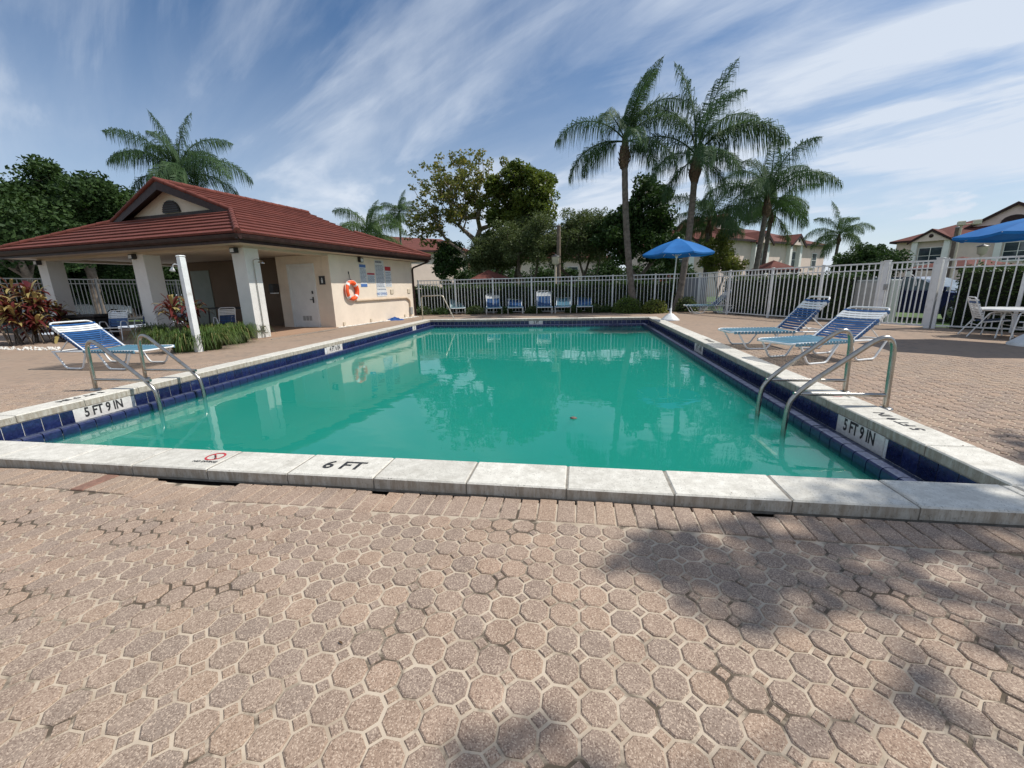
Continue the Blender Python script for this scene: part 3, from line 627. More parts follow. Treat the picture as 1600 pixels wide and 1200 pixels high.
    # arched louvre
    c = RU-.06; lv = MB(); arcp = [(c+.36*math.cos(a), HV0+.15, HZ+.17+.36*math.sin(a)) for a in np.linspace(0, PI, 15)]; lv.prism(arcp, (0, .1, 0)); lv = lv.build('arched_vent', M_DARKM, H)
    for k in range(5):
        z = HZ+.20+k*.062; hw = math.sqrt(max(.01, .34**2-(z-HZ-.17)**2)); MB().box((c-hw, HV0+.128, z), (c+hw, HV0+.149, z+.028)).build('slat', M_BROWN, lv)
    # restroom door
    d = MB().box((-1.66, 3.075, 0), (-.70, 3.099, 2.04), bev=.006).build('door', M_DOOR, H)
    fr = MB(); fr.box((-1.74, 3.06, -.01), (-1.665, 3.0985, 2.12)); fr.box((-.695, 3.06, -.01), (-.62, 3.0985, 2.12)); fr.box((-1.665, 3.06, 2.045), (-.695, 3.0985, 2.12)); fr.build('door_frame', M_DOOR, d)
    for k in range(3): MB().box((-1.32+k*.135, 3.068, .22), (-1.21+k*.135, 3.0745, .38)).build('vent_grille', M_GREYM, d)
    hn = MB(); hn.box((-.80, 3.05, .82), (-.76, 3.0745, 1.02)); hn.tube([(-.78, 3.052, .93), (-.90, 3.04, .93)], .012, 6); hn.build('door_handle', M_DARKM, d); MB().box((-.80, 3.05, 1.12), (-.76, 3.0745, 1.22)).build('deadbolt', M_DARKM, d)
    # interior door, pale green
    MB().box((-6.95, 3.57, 0), (-6.0, 3.599, 2.08)).build('inner_door', pbr('pale_green_paint', (.20, .23, .20), .6, .06, 4), H)
    MB().box((-8.0, 4.0, -.012), (-7.2, 4.2, .0)).build('threshold', M_GREYM, H)
    ds = MB(); ds.tube(rounded([(U1+.06, V1-.25, 2.47), (U1+.06, V1-.25, 2.38), (.05, 8.36, 2.12), (.05, 8.36, .02)], .09), .038, 8); ds.build('downspout', M_BROWN, H)
    fl = MB(); fl.tube(rounded([(.035, 4.24, .84), (.035, 7.7, .84), (.035, 7.95, .72), (.035, 7.95, .02)], .12), .045, 10); fl.build('pipe', pbr('tan_pipe', (.50, .385, .275), .6, .1, 8), H)
    for v, z in ((6.64, 1.12), (7.98, 1.12)): MB().box((.001, v-.11, z-.09), (.03, v+.11, z+.09), bev=.006).build('vent_cover', M_BEIGE, H)
    MB().box((.001, 7.9, .1), (.10, 8.06, .42), bev=.01).build('utility_box', M_GREYM, H)
    for v in (3.5, 5.05, 7.5): MB().box((.001, v-.05, .02), (.035, v+.05, .13), bev=.005).build('wall_outlet', M_BEIGE, H)
    return H
ph = pool_house()
def bthing(name, u, v, z, label, cat, group=None, rz=0): return empty(name, bw(u, v, z), -BETA+rz, label, cat, group)
def floodlight(u, v, face, label):
    o = bthing('floodlight', u, v, 2.3, label, 'light')
    if face == 'e':
        MB().box((0, -.07, -.07), (.03, .07, .09)).build('backplate', M_DARKM, o); MB().box((.03, -.09, -.10), (.13, .09, .06), bev=.012).build('housing', M_DARKM, o); MB().box((.131, -.07, -.08), (.138, .07, .03)).build('lens', M_SIGNW, o)
    else:
        MB().box((-.07, -.03, -.07), (.07, 0, .06)).build('backplate', M_DARKM, o); MB().box((-.08, -.13, -.08), (.08, -.03, .06), bev=.012).build('housing', M_DARKM, o); MB().box((-.06, -.138, -.06), (.06, -.131, .03)).build('lens', M_SIGNW, o)
floodlight(0, 4.70, 'e', 'small black floodlight on the wall above the blue pool sign'); floodlight(-4.08, 0, 's', 'small black floodlight high on the middle white column'); floodlight(-.25, 0, 's', 'small boxed light at the top of the corner column'); floodlight(-8.45, 0, 's', 'small boxed light at the top of the far white column')
def wall_sign(v0, v1, z0, z1, label, bands, rows, txt=None):
    o = bthing('wall_sign', .003, (v0+v1)/2, (z0+z1)/2, label, 'sign'); w, h = (v1-v0)/2, (z1-z0)/2
    MB().box((0, -w, -h), (.006, w, h)).build('panel', M_SIGNW, o)
    for a, b, m in bands: MB().box((.0065, -w+.004, h-b*2*h), (.0085, w-.004, h-a*2*h)).build('colour_band', m, o)
    mb = MB(); rnd = random.Random(hash(label) % 1000)
    for a, b, n, th in rows:
        for k in range(n):
            z = h-(a+(b-a)*(k+.5)/n)*2*h; L = w*(1.5+.3*rnd.random()); x = -w+.06*w+.02
            while x < -w+L:
                ln = (.04+.09*rnd.random()); mb.box((.0066, x, z-th/2), (.0078, min(x+ln, w-.02), z+th/2)); x += ln+.022
    if mb.v: tag(mb.build('printed_lines', M_SIGNL, o), kind='stuff')
    for body, z, sz, m in (txt or []):
        t_ = link('lettering', text_mesh('lettering', body, sz, m, 1, .0004, .002), o); t_.matrix_local = frame_mat((.009, 0, z), (0, 1, 0), (0, 0, 1))
wall_sign(4.66, 5.04, 1.33, 2.13, 'tall white and blue pool sign nearest the life ring', [(0, .13, M_SIGNB), (.87, 1, M_SIGNB)], [(.16, .78, 11, .018)])
wall_sign(5.09, 5.55, 1.46, 1.85, 'small white sign with a thin red header', [(.03, .2, M_SIGNR)], [(.26, .92, 6, .018)])
wall_sign(5.62, 6.22, 1.28, 2.33, 'tallest white notice with rows of small print', [], [(.02, .10, 1, .07), (.16, .97, 17, .022)])
wall_sign(6.27, 6.68, 1.32, 2.13, 'white notice with a dark red square header', [(.02, .22, M_SIGNR)], [(.27, .95, 9, .022)])
wall_sign(5.62, 6.26, .95, 1.265, 'low white NO DIVING sign lit by the sun', [], [(.06, .22, 1, .028)], [('NO DIVING', -.06, .135, M_SIGNB)])
o = bthing('restroom_sign', -.34, 3.095, 1.56, 'small dark square restroom sign beside the white door', 'sign'); MB().box((-.12, -.012, -.14), (.12, 0, .14)).build('panel', M_DARKM, o); mb = MB(); mb.lathe([(.001, 0), (.022, 0), (.022, .004), (.001, .004)], 10); mb.v = [(x-.0, -.0125-z, y+.06) for x, y, z in mb.v]; mb.box((-.03, -.0165, -.09), (.03, -.0125, .03)); mb.build('pictogram', M_SIGNW, o)
o = bthing('dispenser', -2.3, 3.0, 1.35, 'black paper dispenser on the shaded porch wall', 'dispenser'); MB().box((-.1, -.16, -.16), (.09, .09, .14), bev=.02).build('housing', M_DARKM, o); MB().box((-.08, -.14, -.19), (.07, .07, -.16)).build('paper_tray', M_SIGNW, o)
# life ring
def life_ring():
    o = bthing('life_ring', .075, 4.03, 1.20, 'orange life ring with white bands hanging on the tan wall', 'life ring')
    Rr, r = .285, .075; n, m = 40, 12
    def tor(a0, a1, rr, nn, name, mat):
        mb = MB(); pts = [(0, Rr*math.cos(a), Rr*math.sin(a)) for a in np.linspace(a0, a1, nn)]; mb.tube(pts, rr, m, cap=True); mb.build(name, mat, o)
    for k in range(4):
        a = k*PI/2+PI/4; tor(a+.13, a+PI/2-.13, r, 12, 'ring_segment', M_ORANGE); tor(a-.135, a+.135, r+.004, 6, 'white_band', M_WSTRAP)
    rp = MB(); rp.tube([(.01, (Rr+.085+.02*math.cos(4*a+PI))*math.cos(a), (Rr+.085+.02*math.cos(4*a+PI))*math.sin(a)) for a in np.linspace(0, 2*PI, 41)], .009, 6); rp.build('grab_rope', M_ROPE, o)
    hk = MB(); hk.tube([(-.06, 0, .62), (-.03, 0, .40), (.0, 0, .35)], .008, 6); hk.box((-.073, -.02, .58), (-.058, .02, .66)); hk.build('hook', M_DARKM, o)
life_ring()
# column shower
o = bthing('column_shower', .0, .21, 0, 'chrome shower with pipe on the corner white column', 'shower')
mb = MB(); mb.tube(rounded([(.025, 0, .12), (.025, 0, 1.45), (.025, 0, 2.05), (.16, .02, 2.08), (.26, .03, 2.02)], .05), .011, 7); mb.tube([(.025, -.06, .1), (.025, -.06, .32)], .012, 7); mb.build('pipe', M_STEEL, o)
hd = MB(); hd.lathe([(.015, .05), (.03, .03), (.085, .0), (.085, -.012), (.01, -.012)], 14); h_ = hd.build('shower_head', M_STEEL, o, (.27, .03, 1.98)); h_.rotation_euler = (0, .3, 0)
mb = MB(); mb.tube([(.02, 0, .30), (.09, 0, .30)], .02, 8); mb.tube([(.02, -.3, .19), (.02, .05, .19)], .012, 6); mb.tube([(.02, .03, .12), (.10, .03, .12)], .015, 6); mb.build('tap', M_STEEL, o)
# white shower post
p = pz(311.5, 550, -.03)
o = empty('shower_post', p, -.2, 'tall white square shower post standing beside the grass clump', 'shower')
MB().box((-.055, -.055, -.03), (.055, .055, 1.99), bev=.012).build('post', M_WHITE, o)
MB().box((-.062, -.062, 1.99), (.062, .062, 2.025), bev=.015).build('cap', M_WHITE, o)
mb = MB(); mb.box((-.062, -.04, .06), (-.0555, -.012, 1.9)); mb.box((-.062, .012, .06), (-.0555, .04, 1.9)); mb.build('trim', M_WHITE, o)
mb = MB(); mb.tube(rounded([(-.05, 0, 1.83), (-.24, -.02, 1.86), (-.29, -.02, 1.78)], .05), .013, 7); mb.build('shower_arm', M_WHITE, o)
hd = MB(); hd.lathe([(.014, .05), (.03, .02), (.055, -.03), (.01, -.03)], 12); h_ = hd.build('shower_head', M_WHITE, o, (-.30, -.02, 1.75)); h_.rotation_euler = (0, .35, 0)
mb = MB(); mb.tube([(-.05, 0, .95), (-.15, 0, .95)], .013, 6); mb.tube([(-.15, -.04, .95), (-.15, .04, .95)], .011, 6); mb.build('tap', M_STEEL, o)
# blue pool net heap
def cloth_heap(p, label):
    n = 26; V = []; F = []
    for i in range(n):
        for j in range(n):
            a, b = i/(n-1)*2-1, j/(n-1)*2-1; rr = max(0, 1-(a*a+b*b)**.5); h = .13*rr**.5*(.6+.5*math.sin(5*a+2)*math.cos(6*b)+.25*math.sin(13*a-9*b)); V.append((a*.36+.03*math.sin(9*b), b*.24+.03*math.sin(8*a), max(0.0, h)-.004))
    F = [(i*n+j, (i+1)*n+j, (i+1)*n+j+1, i*n+j+1) for i in range(n-1) for j in range(n-1)]
    o = link('pool_cover_heap', mesh_from(V, F, 'pool_cover_heap', M_BLUEC), None, p, .4); tag(o, label, 'cloth')
cloth_heap(bw(.22, 6.35, -.03), 'crumpled blue cover heaped on the white gravel by the wall')
# gravel strip along the wall and under the plants
def gravel(name, pts_fn, n, label, smin=.012, smax=.032, zf=lambda x, y: -.03):
    t = (1+5**.5)/2; ic = np.array([(-1, t, 0), (1, t, 0), (-1, -t, 0), (1, -t, 0), (0, -1, t), (0, 1, t), (0, -1, -t), (0, 1, -t), (t, 0, -1), (t, 0, 1), (-t, 0, -1), (-t, 0, 1)])/1.9
    fc = np.array([(0, 11, 5), (0, 5, 1), (0, 1, 7), (0, 7, 10), (0, 10, 11), (1, 5, 9), (5, 11, 4), (11, 10, 2), (10, 7, 6), (7, 1, 8), (3, 9, 4), (3, 4, 2), (3, 2, 6), (3, 6, 8), (3, 8, 9), (4, 9, 5), (2, 4, 11), (6, 2, 10), (8, 6, 7), (9, 8, 1)])
    V = []; F = []
    for k in range(n):
        x, y = pts_fn(); s = RNG.uniform(smin, smax); q = ic*s*RNG.uniform(.6, 1.2, 3)*RNG.uniform(.85, 1.15, (12, 1)); V.append(q+np.array([x, y, zf(x, y)+s*.25])); F.append(fc+12*k)
    o = link(name, np_mesh(name, np.concatenate(V), np.concatenate(F), M_ROCK)); tag(o, label, 'gravel', kind='stuff')
def _wallstrip():
    v = random.uniform(3.15, 8.3); w = bw(random.uniform(.02, .10+.14*(v-3)/5.3), v); return w.x, w.y
gravel('gravel_strip', _wallstrip, 1500, 'white gravel strip at the foot of the tan wall', zf=lambda x, y: -.035)
def _bed():
    u = random.uniform(-4.0, -.5); e = .1+1.15*max(0, 1-abs((u+1.9)/2.1)); w = bw(u, random.uniform(-.08-e, -.02)); return w.x, w.y
gravel('gravel_bed', _bed, 1400, 'white gravel around the grass clumps by the columns', zf=lambda x, y: -.033)
def _bed2():
    a = pz(random.uniform(-40, 92), random.uniform(543, 547.5), -.03); return a.x, a.y
gravel('gravel_edge', _bed2, 150, 'white gravel edging the red-leaved plants', .012, .038)
# pale joint line in the paving beside the porch
a, b = pz(424, 531, -.03), pz(600, 502.5, -.03); d = (b-a).normalized(); nn = Vector((-d.y, d.x, 0))*.02
mb = MB(); mb.prism([a-nn+Vector((0, 0, .002)), a+nn+Vector((0, 0, .002)), b+nn+Vector((0, 0, .002)), b-nn+Vector((0, 0, .002))], (0, 0, .012)); mb.build('joint_strip', M_MORTAR, deck)

# ------------------------------------------------------------------ fences
def fence_parts(o, posts, zb, h, M_FENCE=M_FENCE):
    """posts: list of local xy points; panels between consecutive posts"""
    hw = .032
    pm = MB().box((-hw, -hw, -.12), (hw, hw, h), bev=.004); pm.box((-hw-.006, -hw-.006, h), (hw+.006, hw+.006, h+.018), bev=.004); pm = pm.mesh('post', M_FENCE)
    km = MB().box((-.0105, -.0105, .09), (.0105, .0105, h-.03)).mesh('picket', M_FENCE)
    for i, (x, y) in enumerate(posts):
        nx = posts[min(i+1, len(posts)-1)]; pv = posts[max(i-1, 0)]; ang = math.atan2(nx[1]-pv[1], nx[0]-pv[0]); link('post', pm, o, (x, y, zb), rz=ang)
    for i in range(len(posts)-1):
        a, b = Vector((*posts[i], 0)), Vector((*posts[i+1], 0)); L = (b-a).length; ang = math.atan2(b.y-a.y, b.x-a.x)
        for z0, z1, t in ((h-.045, h-.005, .02), (h-.215, h-.185, .0165), (.085, .118, .0165)): MB().box((hw+.001, -t, z0), (L-hw-.001, t, z1)).build('rail', M_FENCE, o, (a.x, a.y, zb), ang)
        n = max(3, round(L/.154)-1)
        for k in range(n):
            p = a+(b-a)*((k+1)/(n+1)); link('picket', km, o, (p.x, p.y, zb), rz=ang)
FH = 1.665
fo = empty('white_fence', (0, 0, 0), 0, 'white metal picket fence running behind the row of loungers', 'fence')
xs = np.linspace(-7.75, 5.2, 8); fence_parts(fo, [(x, 19.72) for x in xs], -.055, FH)
RP = [(5.2, 19.72), (5.68, 17.35), (6.42, 15.55), (7.18, 14.05), (7.90, 12.72)]
fo = empty('white_fence', (0, 0, 0), 0, 'white metal picket fence from the far corner to the gate', 'fence'); fence_parts(fo, RP, -.055, FH)
fo = empty('white_fence', (0, 0, 0), 0, 'white metal picket fence beyond the gate behind the patio chair', 'fence'); fence_parts(fo, [(8.56, 11.62), (9.42, 10.72), (10.55, 9.25), (11.6, 7.7), (12.6, 6.1)], -.055, FH)
fo = empty('shade_painted_side_fence', (0, 0, 0), 0, 'metal picket fence with painted shade seen through the pool house columns', 'fence')
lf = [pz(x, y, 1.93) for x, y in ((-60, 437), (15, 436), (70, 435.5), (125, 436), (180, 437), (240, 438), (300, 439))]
fence_parts(fo, [(-20.2, y) for y in np.linspace(9.6, 24.0, 9)], .1, 1.83, pbr('shade_painted_fence', (.075, .078, .08), .5, .1, 4))  # paint darkened so its colour carries the shade over this fence
# gate
g0, g1 = Vector((7.96, 12.62, 0)), Vector((8.50, 11.72, 0)); gl = (g1-g0).length; ga = math.atan2(g1.y-g0.y, g1.x-g0.x)
go = empty('white_gate', (g0.x, g0.y, -.055), ga, 'white picket gate with an arch in front of the parked car', 'gate')
pm = MB().box((-.055, -.055, -.1), (.055, .055, FH+.02), bev=.005); pm.box((-.063, -.063, FH+.02), (.063, .063, FH+.04), bev=.004); pm = pm.mesh('gate_post', M_FENCE)
link('gate_post', pm, go, (0, 0, 0)); link('gate_post', pm, go, (gl, 0, 0))
fm = MB(); 
for z0, z1 in ((FH-.05, FH-.01), (FH-.215, FH-.185), (.07, .115)): fm.box((.112, -.018, z0), (gl-.112, .018, z1))
fm.box((.07, -.02, .07), (.111, .02, FH-.01)); fm.box((gl-.111, -.02, .07), (gl-.07, .02, FH-.01)); fm.build('gate_frame', M_FENCE, go)
km = MB().box((-.0105, -.0105, .1), (.0105, .0105, FH-.03)).mesh('picket', M_FENCE)
for k in range(7): link('picket', km, go, (.112+(gl-.224)*(k+1)/8, 0, 0))
mb = MB(); mb.tube([(gl/2+.16*math.cos(a), -.03, 1.05+.28*math.sin(a)) for a in np.linspace(0, PI, 13)], .010, 6); mb.build('arch_handle', M_FENCE, go)
mb = MB(); mb.box((.02, -.06, .95), (.10, -.03, 1.1)); mb.box((.06, -.09, 1.0), (.09, -.06, 1.05)); mb.build('latch', M_GREYM, go)
# grey panels behind the fence corner and beside the gate
o = empty('grey_screen', (4.65, 20.0, -.2), 0, 'flat grey utility screen behind the fence corner', 'screen'); mb = MB(); mb.box((0, 0, 0), (.95, .06, 1.62)); mb.build('panel', pbr('grey_screen', (.22, .23, .25), .6, .06, 3), o)
for x in (.0, .31, .62, .93): MB().box((x-.01, -.015, 0), (x+.015, -.001, 1.66)).build('batten', M_GREYM, o)
o = empty('utility_cabinet', (8.35, 13.55, -.22), R(-58), 'pale grey utility cabinet behind the fence beside the gate', 'cabinet'); MB().box((-.75, 0, 0), (.35, .5, 1.38), bev=.02).build('body', pbr('cabinet_paint', (.26, .28, .27), .6, .08, 4), o); MB().box((-.72, -.012, .1), (.32, -.001, 1.3)).build('door', M_GREYM, o)
# ------------------------------------------------------------------ ladders and rail
def ladder(name, base_y, inv, pts_xz, label):
    x0 = pts_xz[0][0]; o = empty(name, (x0, (base_y[0]+base_y[1])/2, -.03), 0, label, 'pool ladder'); cy = sum(base_y)/2
    for y in base_y:
        mb = MB(); mb.tube(rounded([(x-x0, y-cy, z+.03) for x, z in pts_xz], .27, 11), .0245, 12); mb.build('rail', M_STEEL, o)
        mb = MB(); mb.tube([(0, y-cy, .14), ((pts_xz[-2][0]-x0)*.945, y-cy, .14)], .019, 10); mb.build('cross_bar', M_STEEL, o)
        mb = MB(); mb.lathe([(.06, -.025), (.06, .012), (.045, .022), (.026, .024)], 16); mb.build('escutcheon', M_STEEL, o, (0, y-cy, 0))
    for z in (-.55, -.85, -1.15):
        mb = MB(); mb.box((pts_xz[-1][0]-x0-.05, base_y[0]-cy, z), (pts_xz[-1][0]-x0+.05, base_y[1]-cy, z+.03)); mb.build('tread', M_WSTRAP, o)
ladder('pool_ladder', (4.33, 4.96), 1, [(2.93, -.06), (2.90, .765), (2.10, .10), (2.06, -.1), (2.06, -1.3)], 'stainless pool ladder beside the two big loungers')
ladder('pool_ladder', (4.48, 5.15), -1, [(-6.46, -.06), (-6.42, .73), (-5.54, .03), (-5.50, -.1), (-5.50, -1.3)], 'stainless pool ladder in front of the lone lounger')
b = pz(661, 500, -.03); o = empty('stair_rail', (b.x, b.y, -.03), 0, 'thin steel handrail over the far end steps', 'handrail')
mb = MB(); mb.tube(rounded([(0, 0, -.05), (0, 0, .95), (.88, 0, .97), (1.33, 0, 0), (1.33, 0, -.7)], .10), .021, 10); mb.build('rail', pbr('aged_steel', (.56, .50, .40), .35, .15, 8, metal=.8), o)
mb = MB(); mb.lathe([(.06, -.025), (.06, .01), (.022, .02)], 14); mb.build('escutcheon', M_STEEL, o)
# floating debris
o = MB().lathe([(.001, 0), (.03, .0), (.045, .008), (.02, .02), (.001, .022)], 9); o = o.build('floating_leaf', M_BARK, None, pz(896, 654, WL)); tag(o, 'dark curled leaf floating on the turquoise water', 'leaf')

# ------------------------------------------------------------------ loungers
SM = {}
def strap_mesh(m):
    if m.name not in SM:
        mb = MB(); hw = .335; n = 8; vs = []
        for k in range(n+1):
            y = -hw+2*hw*k/n; sag = -.012*(1-(y/hw)**2); vs += [(-.0195, y, sag), (.0195, y, sag), (.0195, y, sag-.004), (-.0195, y, sag-.004)]
        fs = []
        for k in range(n):
            for j in range(4): fs.append((k*4+j, k*4+(j+1) % 4, (k+1)*4+(j+1) % 4, (k+1)*4+j))
        mb.add(vs, fs); mb.box((-.021, -hw-.026, -.045), (.021, -hw+.001, .004)); mb.box((-.021, hw-.001, -.045), (.021, hw+.026, .004)); SM[m.name] = mb.mesh('strap', m)
    return SM[m.name]
def lounger(name, loc, rz, label, group, angle=38, palette='std', seatmat=None, group_ok=True):
    o = empty(name, loc, rz, label, 'lounger', group); hw = .345; r = .0158; SZ = .315
    ang = R(angle); hx, hz = 1.13, SZ; bl_ = .80; c, s = math.cos(ang), math.sin(ang)
    mb = MB(); mb.tube(rounded([(hx+.66, hw, .30), (hx, hw, SZ), (.06, hw, SZ+.01), (0, hw-.06, SZ-.005), (0, -hw+.06, SZ-.005), (.06, -hw, SZ+.01), (hx, -hw, SZ), (hx+.66, -hw, .30), (hx+.66, hw, .30)], .05), r, 8); mb.build('seat_frame', M_WHITE, o)
    top = (hx+bl_*c, SZ+bl_*s)
    mb = MB(); mb.tube(rounded([(hx-.02, hw-.03, SZ), (top[0], hw-.03, top[1]), (top[0], -hw+.03, top[1]), (hx-.02, -hw+.03, SZ)], .09, 6), r, 8); mb.build('back_frame', M_WHITE, o)
    for y in (hw, -hw):
        for a, b, cc, d in ((.12, .30, .64, .84), (1.06, 1.21, 1.56, 1.77)):
            mb = MB(); mb.tube(rounded([(a, y, SZ-.005), (b, y, .014), (cc, y, .014), (d, y, SZ-.01)], .05), r, 8); mb.build('leg', M_WHITE, o)
    mb = MB(); q = .45; mb.tube(rounded([(hx+bl_*c*q, hw-.05, SZ+bl_*s*q), (hx+.58, hw-.05, .285), (hx+.58, -hw+.05, .285), (hx+bl_*c*q, -hw+.05, SZ+bl_*s*q)], .05), .010, 6); mb.build('back_support', M_WHITE, o)
    for x in (.48, 1.12): mb = MB(); mb.tube([(x, -hw, SZ-.02), (x, hw, SZ-.02)], .010, 6); mb.build('cross_bar', M_WHITE, o)
    sm = seatmat or M_LBLUE; n = 18
    for k in range(n): link('strap', strap_mesh(sm), o, (.07+k*(hx-.12)/(n-1), 0, SZ+.017))
    nb = 13
    for k in range(nb):
        t = .05+k*(bl_-.14)/(nb-1); m = (M_BLUE if seatmat is None else seatmat)
        if k in (9, 10, 11): m = M_WSTRAP
        if palette == 'far' and k in (9, 10, 11, 12): m = M_WSTRAP
        link('strap', strap_mesh(m), o, (hx+t*c-.016*s, 0, SZ+t*s+.016*c), rot=(0, -ang, 0), scale=(1, .93, 1))
    return o
GL = 'strap loungers around the pool'
def place_lounger(foot, headdir, label, **k): return lounger('strap_lounger', (foot[0], foot[1], float(deckz(foot[0], foot[1]))-.001), headdir, label, GL, **k)
place_lounger((-7.27, 6.10), PI-.02, 'blue strap lounger with white head bands by the red-leaved plants', angle=37)
place_lounger((2.94, 6.82), R(22.5), 'blue strap lounger closest to the stainless ladder on the gate side', angle=35)
place_lounger((2.76, 8.49), R(4), 'navy strap lounger standing between its twin and the picket fence', angle=49)
b = pz(1068, 490, -.05); place_lounger((b.x, b.y-.1), R(-2), 'navy strap lounger alone at the fence corner by the umbrella', angle=48)
rowl = [(722, 492, 108, 50, M_TEAL, 'faded teal strap lounger at the handrail end of the row'), (777, 492, 104, 48, None, 'blue strap lounger second from the handrail in the fence row'), (809, 491.5, 100, 36, None, 'low-backed blue strap lounger third from the handrail in the fence row'), (853, 491, 97, 60, None, 'highest-backed blue strap lounger in the fence row'), (880, 490.5, 91, 42, M_LBLUE, 'pale blue strap lounger beside the highest-backed one'), (913, 490, 90, 44, None, 'blue strap lounger at the round shrub end of the row')]
for x, y, rz, an, sm, lb in rowl:
    b = pz(x, y-.5, -.05); d = R(rz); place_lounger((b.x-math.cos(d)*.1, b.y-.75), d, lb, angle=an, seatmat=sm, palette='far')
# chairs
CS = {}
def chair_strap(m, w=.235):
    k = m.name
    if k not in CS: mb = MB(); mb.box((-.021, -w, -.003), (.021, w, .003)); mb.box((-.021, -w-.02, -.035), (.021, -w+.001, .004)); mb.box((-.021, w-.001, -.035), (.021, w+.02, .004)); CS[k] = mb.mesh('strap', m)
    return CS[k]
def chair(loc, rz, label, navy_back=True, group='strap chairs'):
    o = empty('strap_chair', loc, rz, label, 'chair', group); o.scale = (.84,)*3; w = .25; r = .015
    for y in (w+.03, -w-.03):
        mb = MB(); mb.tube(rounded([(.34, y, .012), (.24, y, .57), (.18, y, .63), (-.12, y, .61), (-.44, y, .012)], .07), r, 8); mb.build('leg', M_WHITE, o)
    mb = MB(); mb.tube(rounded([(-.22, w, .37), (.26, w, .42), (.26, -w, .42), (-.22, -w, .37)], .05), r, 8); mb.build('seat_frame', M_WHITE, o)
    mb = MB(); mb.tube(rounded([(-.21, w, .37), (-.42, w, .96), (-.42, -w, .96), (-.21, -w, .37)], .08), r, 8); mb.build('back_frame', M_WHITE, o)
    for x, z in ((.255, .30), (-.28, .30)): mb = MB(); mb.tube([(x, -w-.03, z), (x, w+.03, z)], .009, 6); mb.build('cross_bar', M_WHITE, o)
    for k in range(8): link('strap', chair_strap(M_BLUE), o, (-.17+k*.055, 0, .385+k*.0058+.004))
    a = math.atan2(.59, -.21)
    for k in range(9):
        t = .10+k*.056; d = Vector((-.21, 0, .59)).normalized()
        m = M_WSTRAP if (navy_back is True and k not in (7,)) or (navy_back is False and k in (7, 8, 5, 6)) else M_BLUE
        link('strap', chair_strap(m), o, (-.21+d.x*t+.006, 0, .37+d.z*t), rot=(0, -(a), 0))
    return o
b = pz(1524, 527, -.03); chair((b.x+.30, b.y+.12, -.03), R(-22), 'white and navy strap chair between the fence and the patio table')
chair((8.62, 9.28, -.03), R(200), 'strap chair pushed against the patio table edge', True)
for x, y, rz, lb in ((168, 533, -62, 'navy strap chair beside the black bin in the pavilion'), (222, 527, -65, 'navy strap chair half hidden by the middle column'), (276, 522, -70, 'navy strap chair behind the yellow-tipped plant'), (345, 524, 150, 'navy strap chair behind the grass clump near the corner column')):
    b = pz(x, y, 0); chair((b.x-.1, b.y+.35, -.012), R(rz), lb, False)
# black table and bin in the pavilion
b = bw(-3.6, 2.4, -.012); o = empty('black_table', b, -BETA, 'long black table inside the shaded pavilion', 'table'); MB().box((-1.0, -.4, .70), (1.0, .4, .745), bev=.008).build('tabletop', M_DARKM, o)
for x in (-.85, .85):
    for y in (-.32, .32): mb = MB(); mb.tube([(x, y, 0), (x*.95, y*.9, .70)], .022, 6); mb.build('leg', M_DARKM, o)
b = pz(118, 530, 0); o = empty('black_bin', (b.x, b.y+.4, -.012), .2, 'black storage bin beside the white column', 'bin'); MB().box((-.55, -.35, 0), (.55, .35, .62), bev=.03).build('body', M_DARKM, o); MB().box((-.58, -.38, .62), (.58, .38, .70), bev=.02).build('lid', M_BLACK, o)
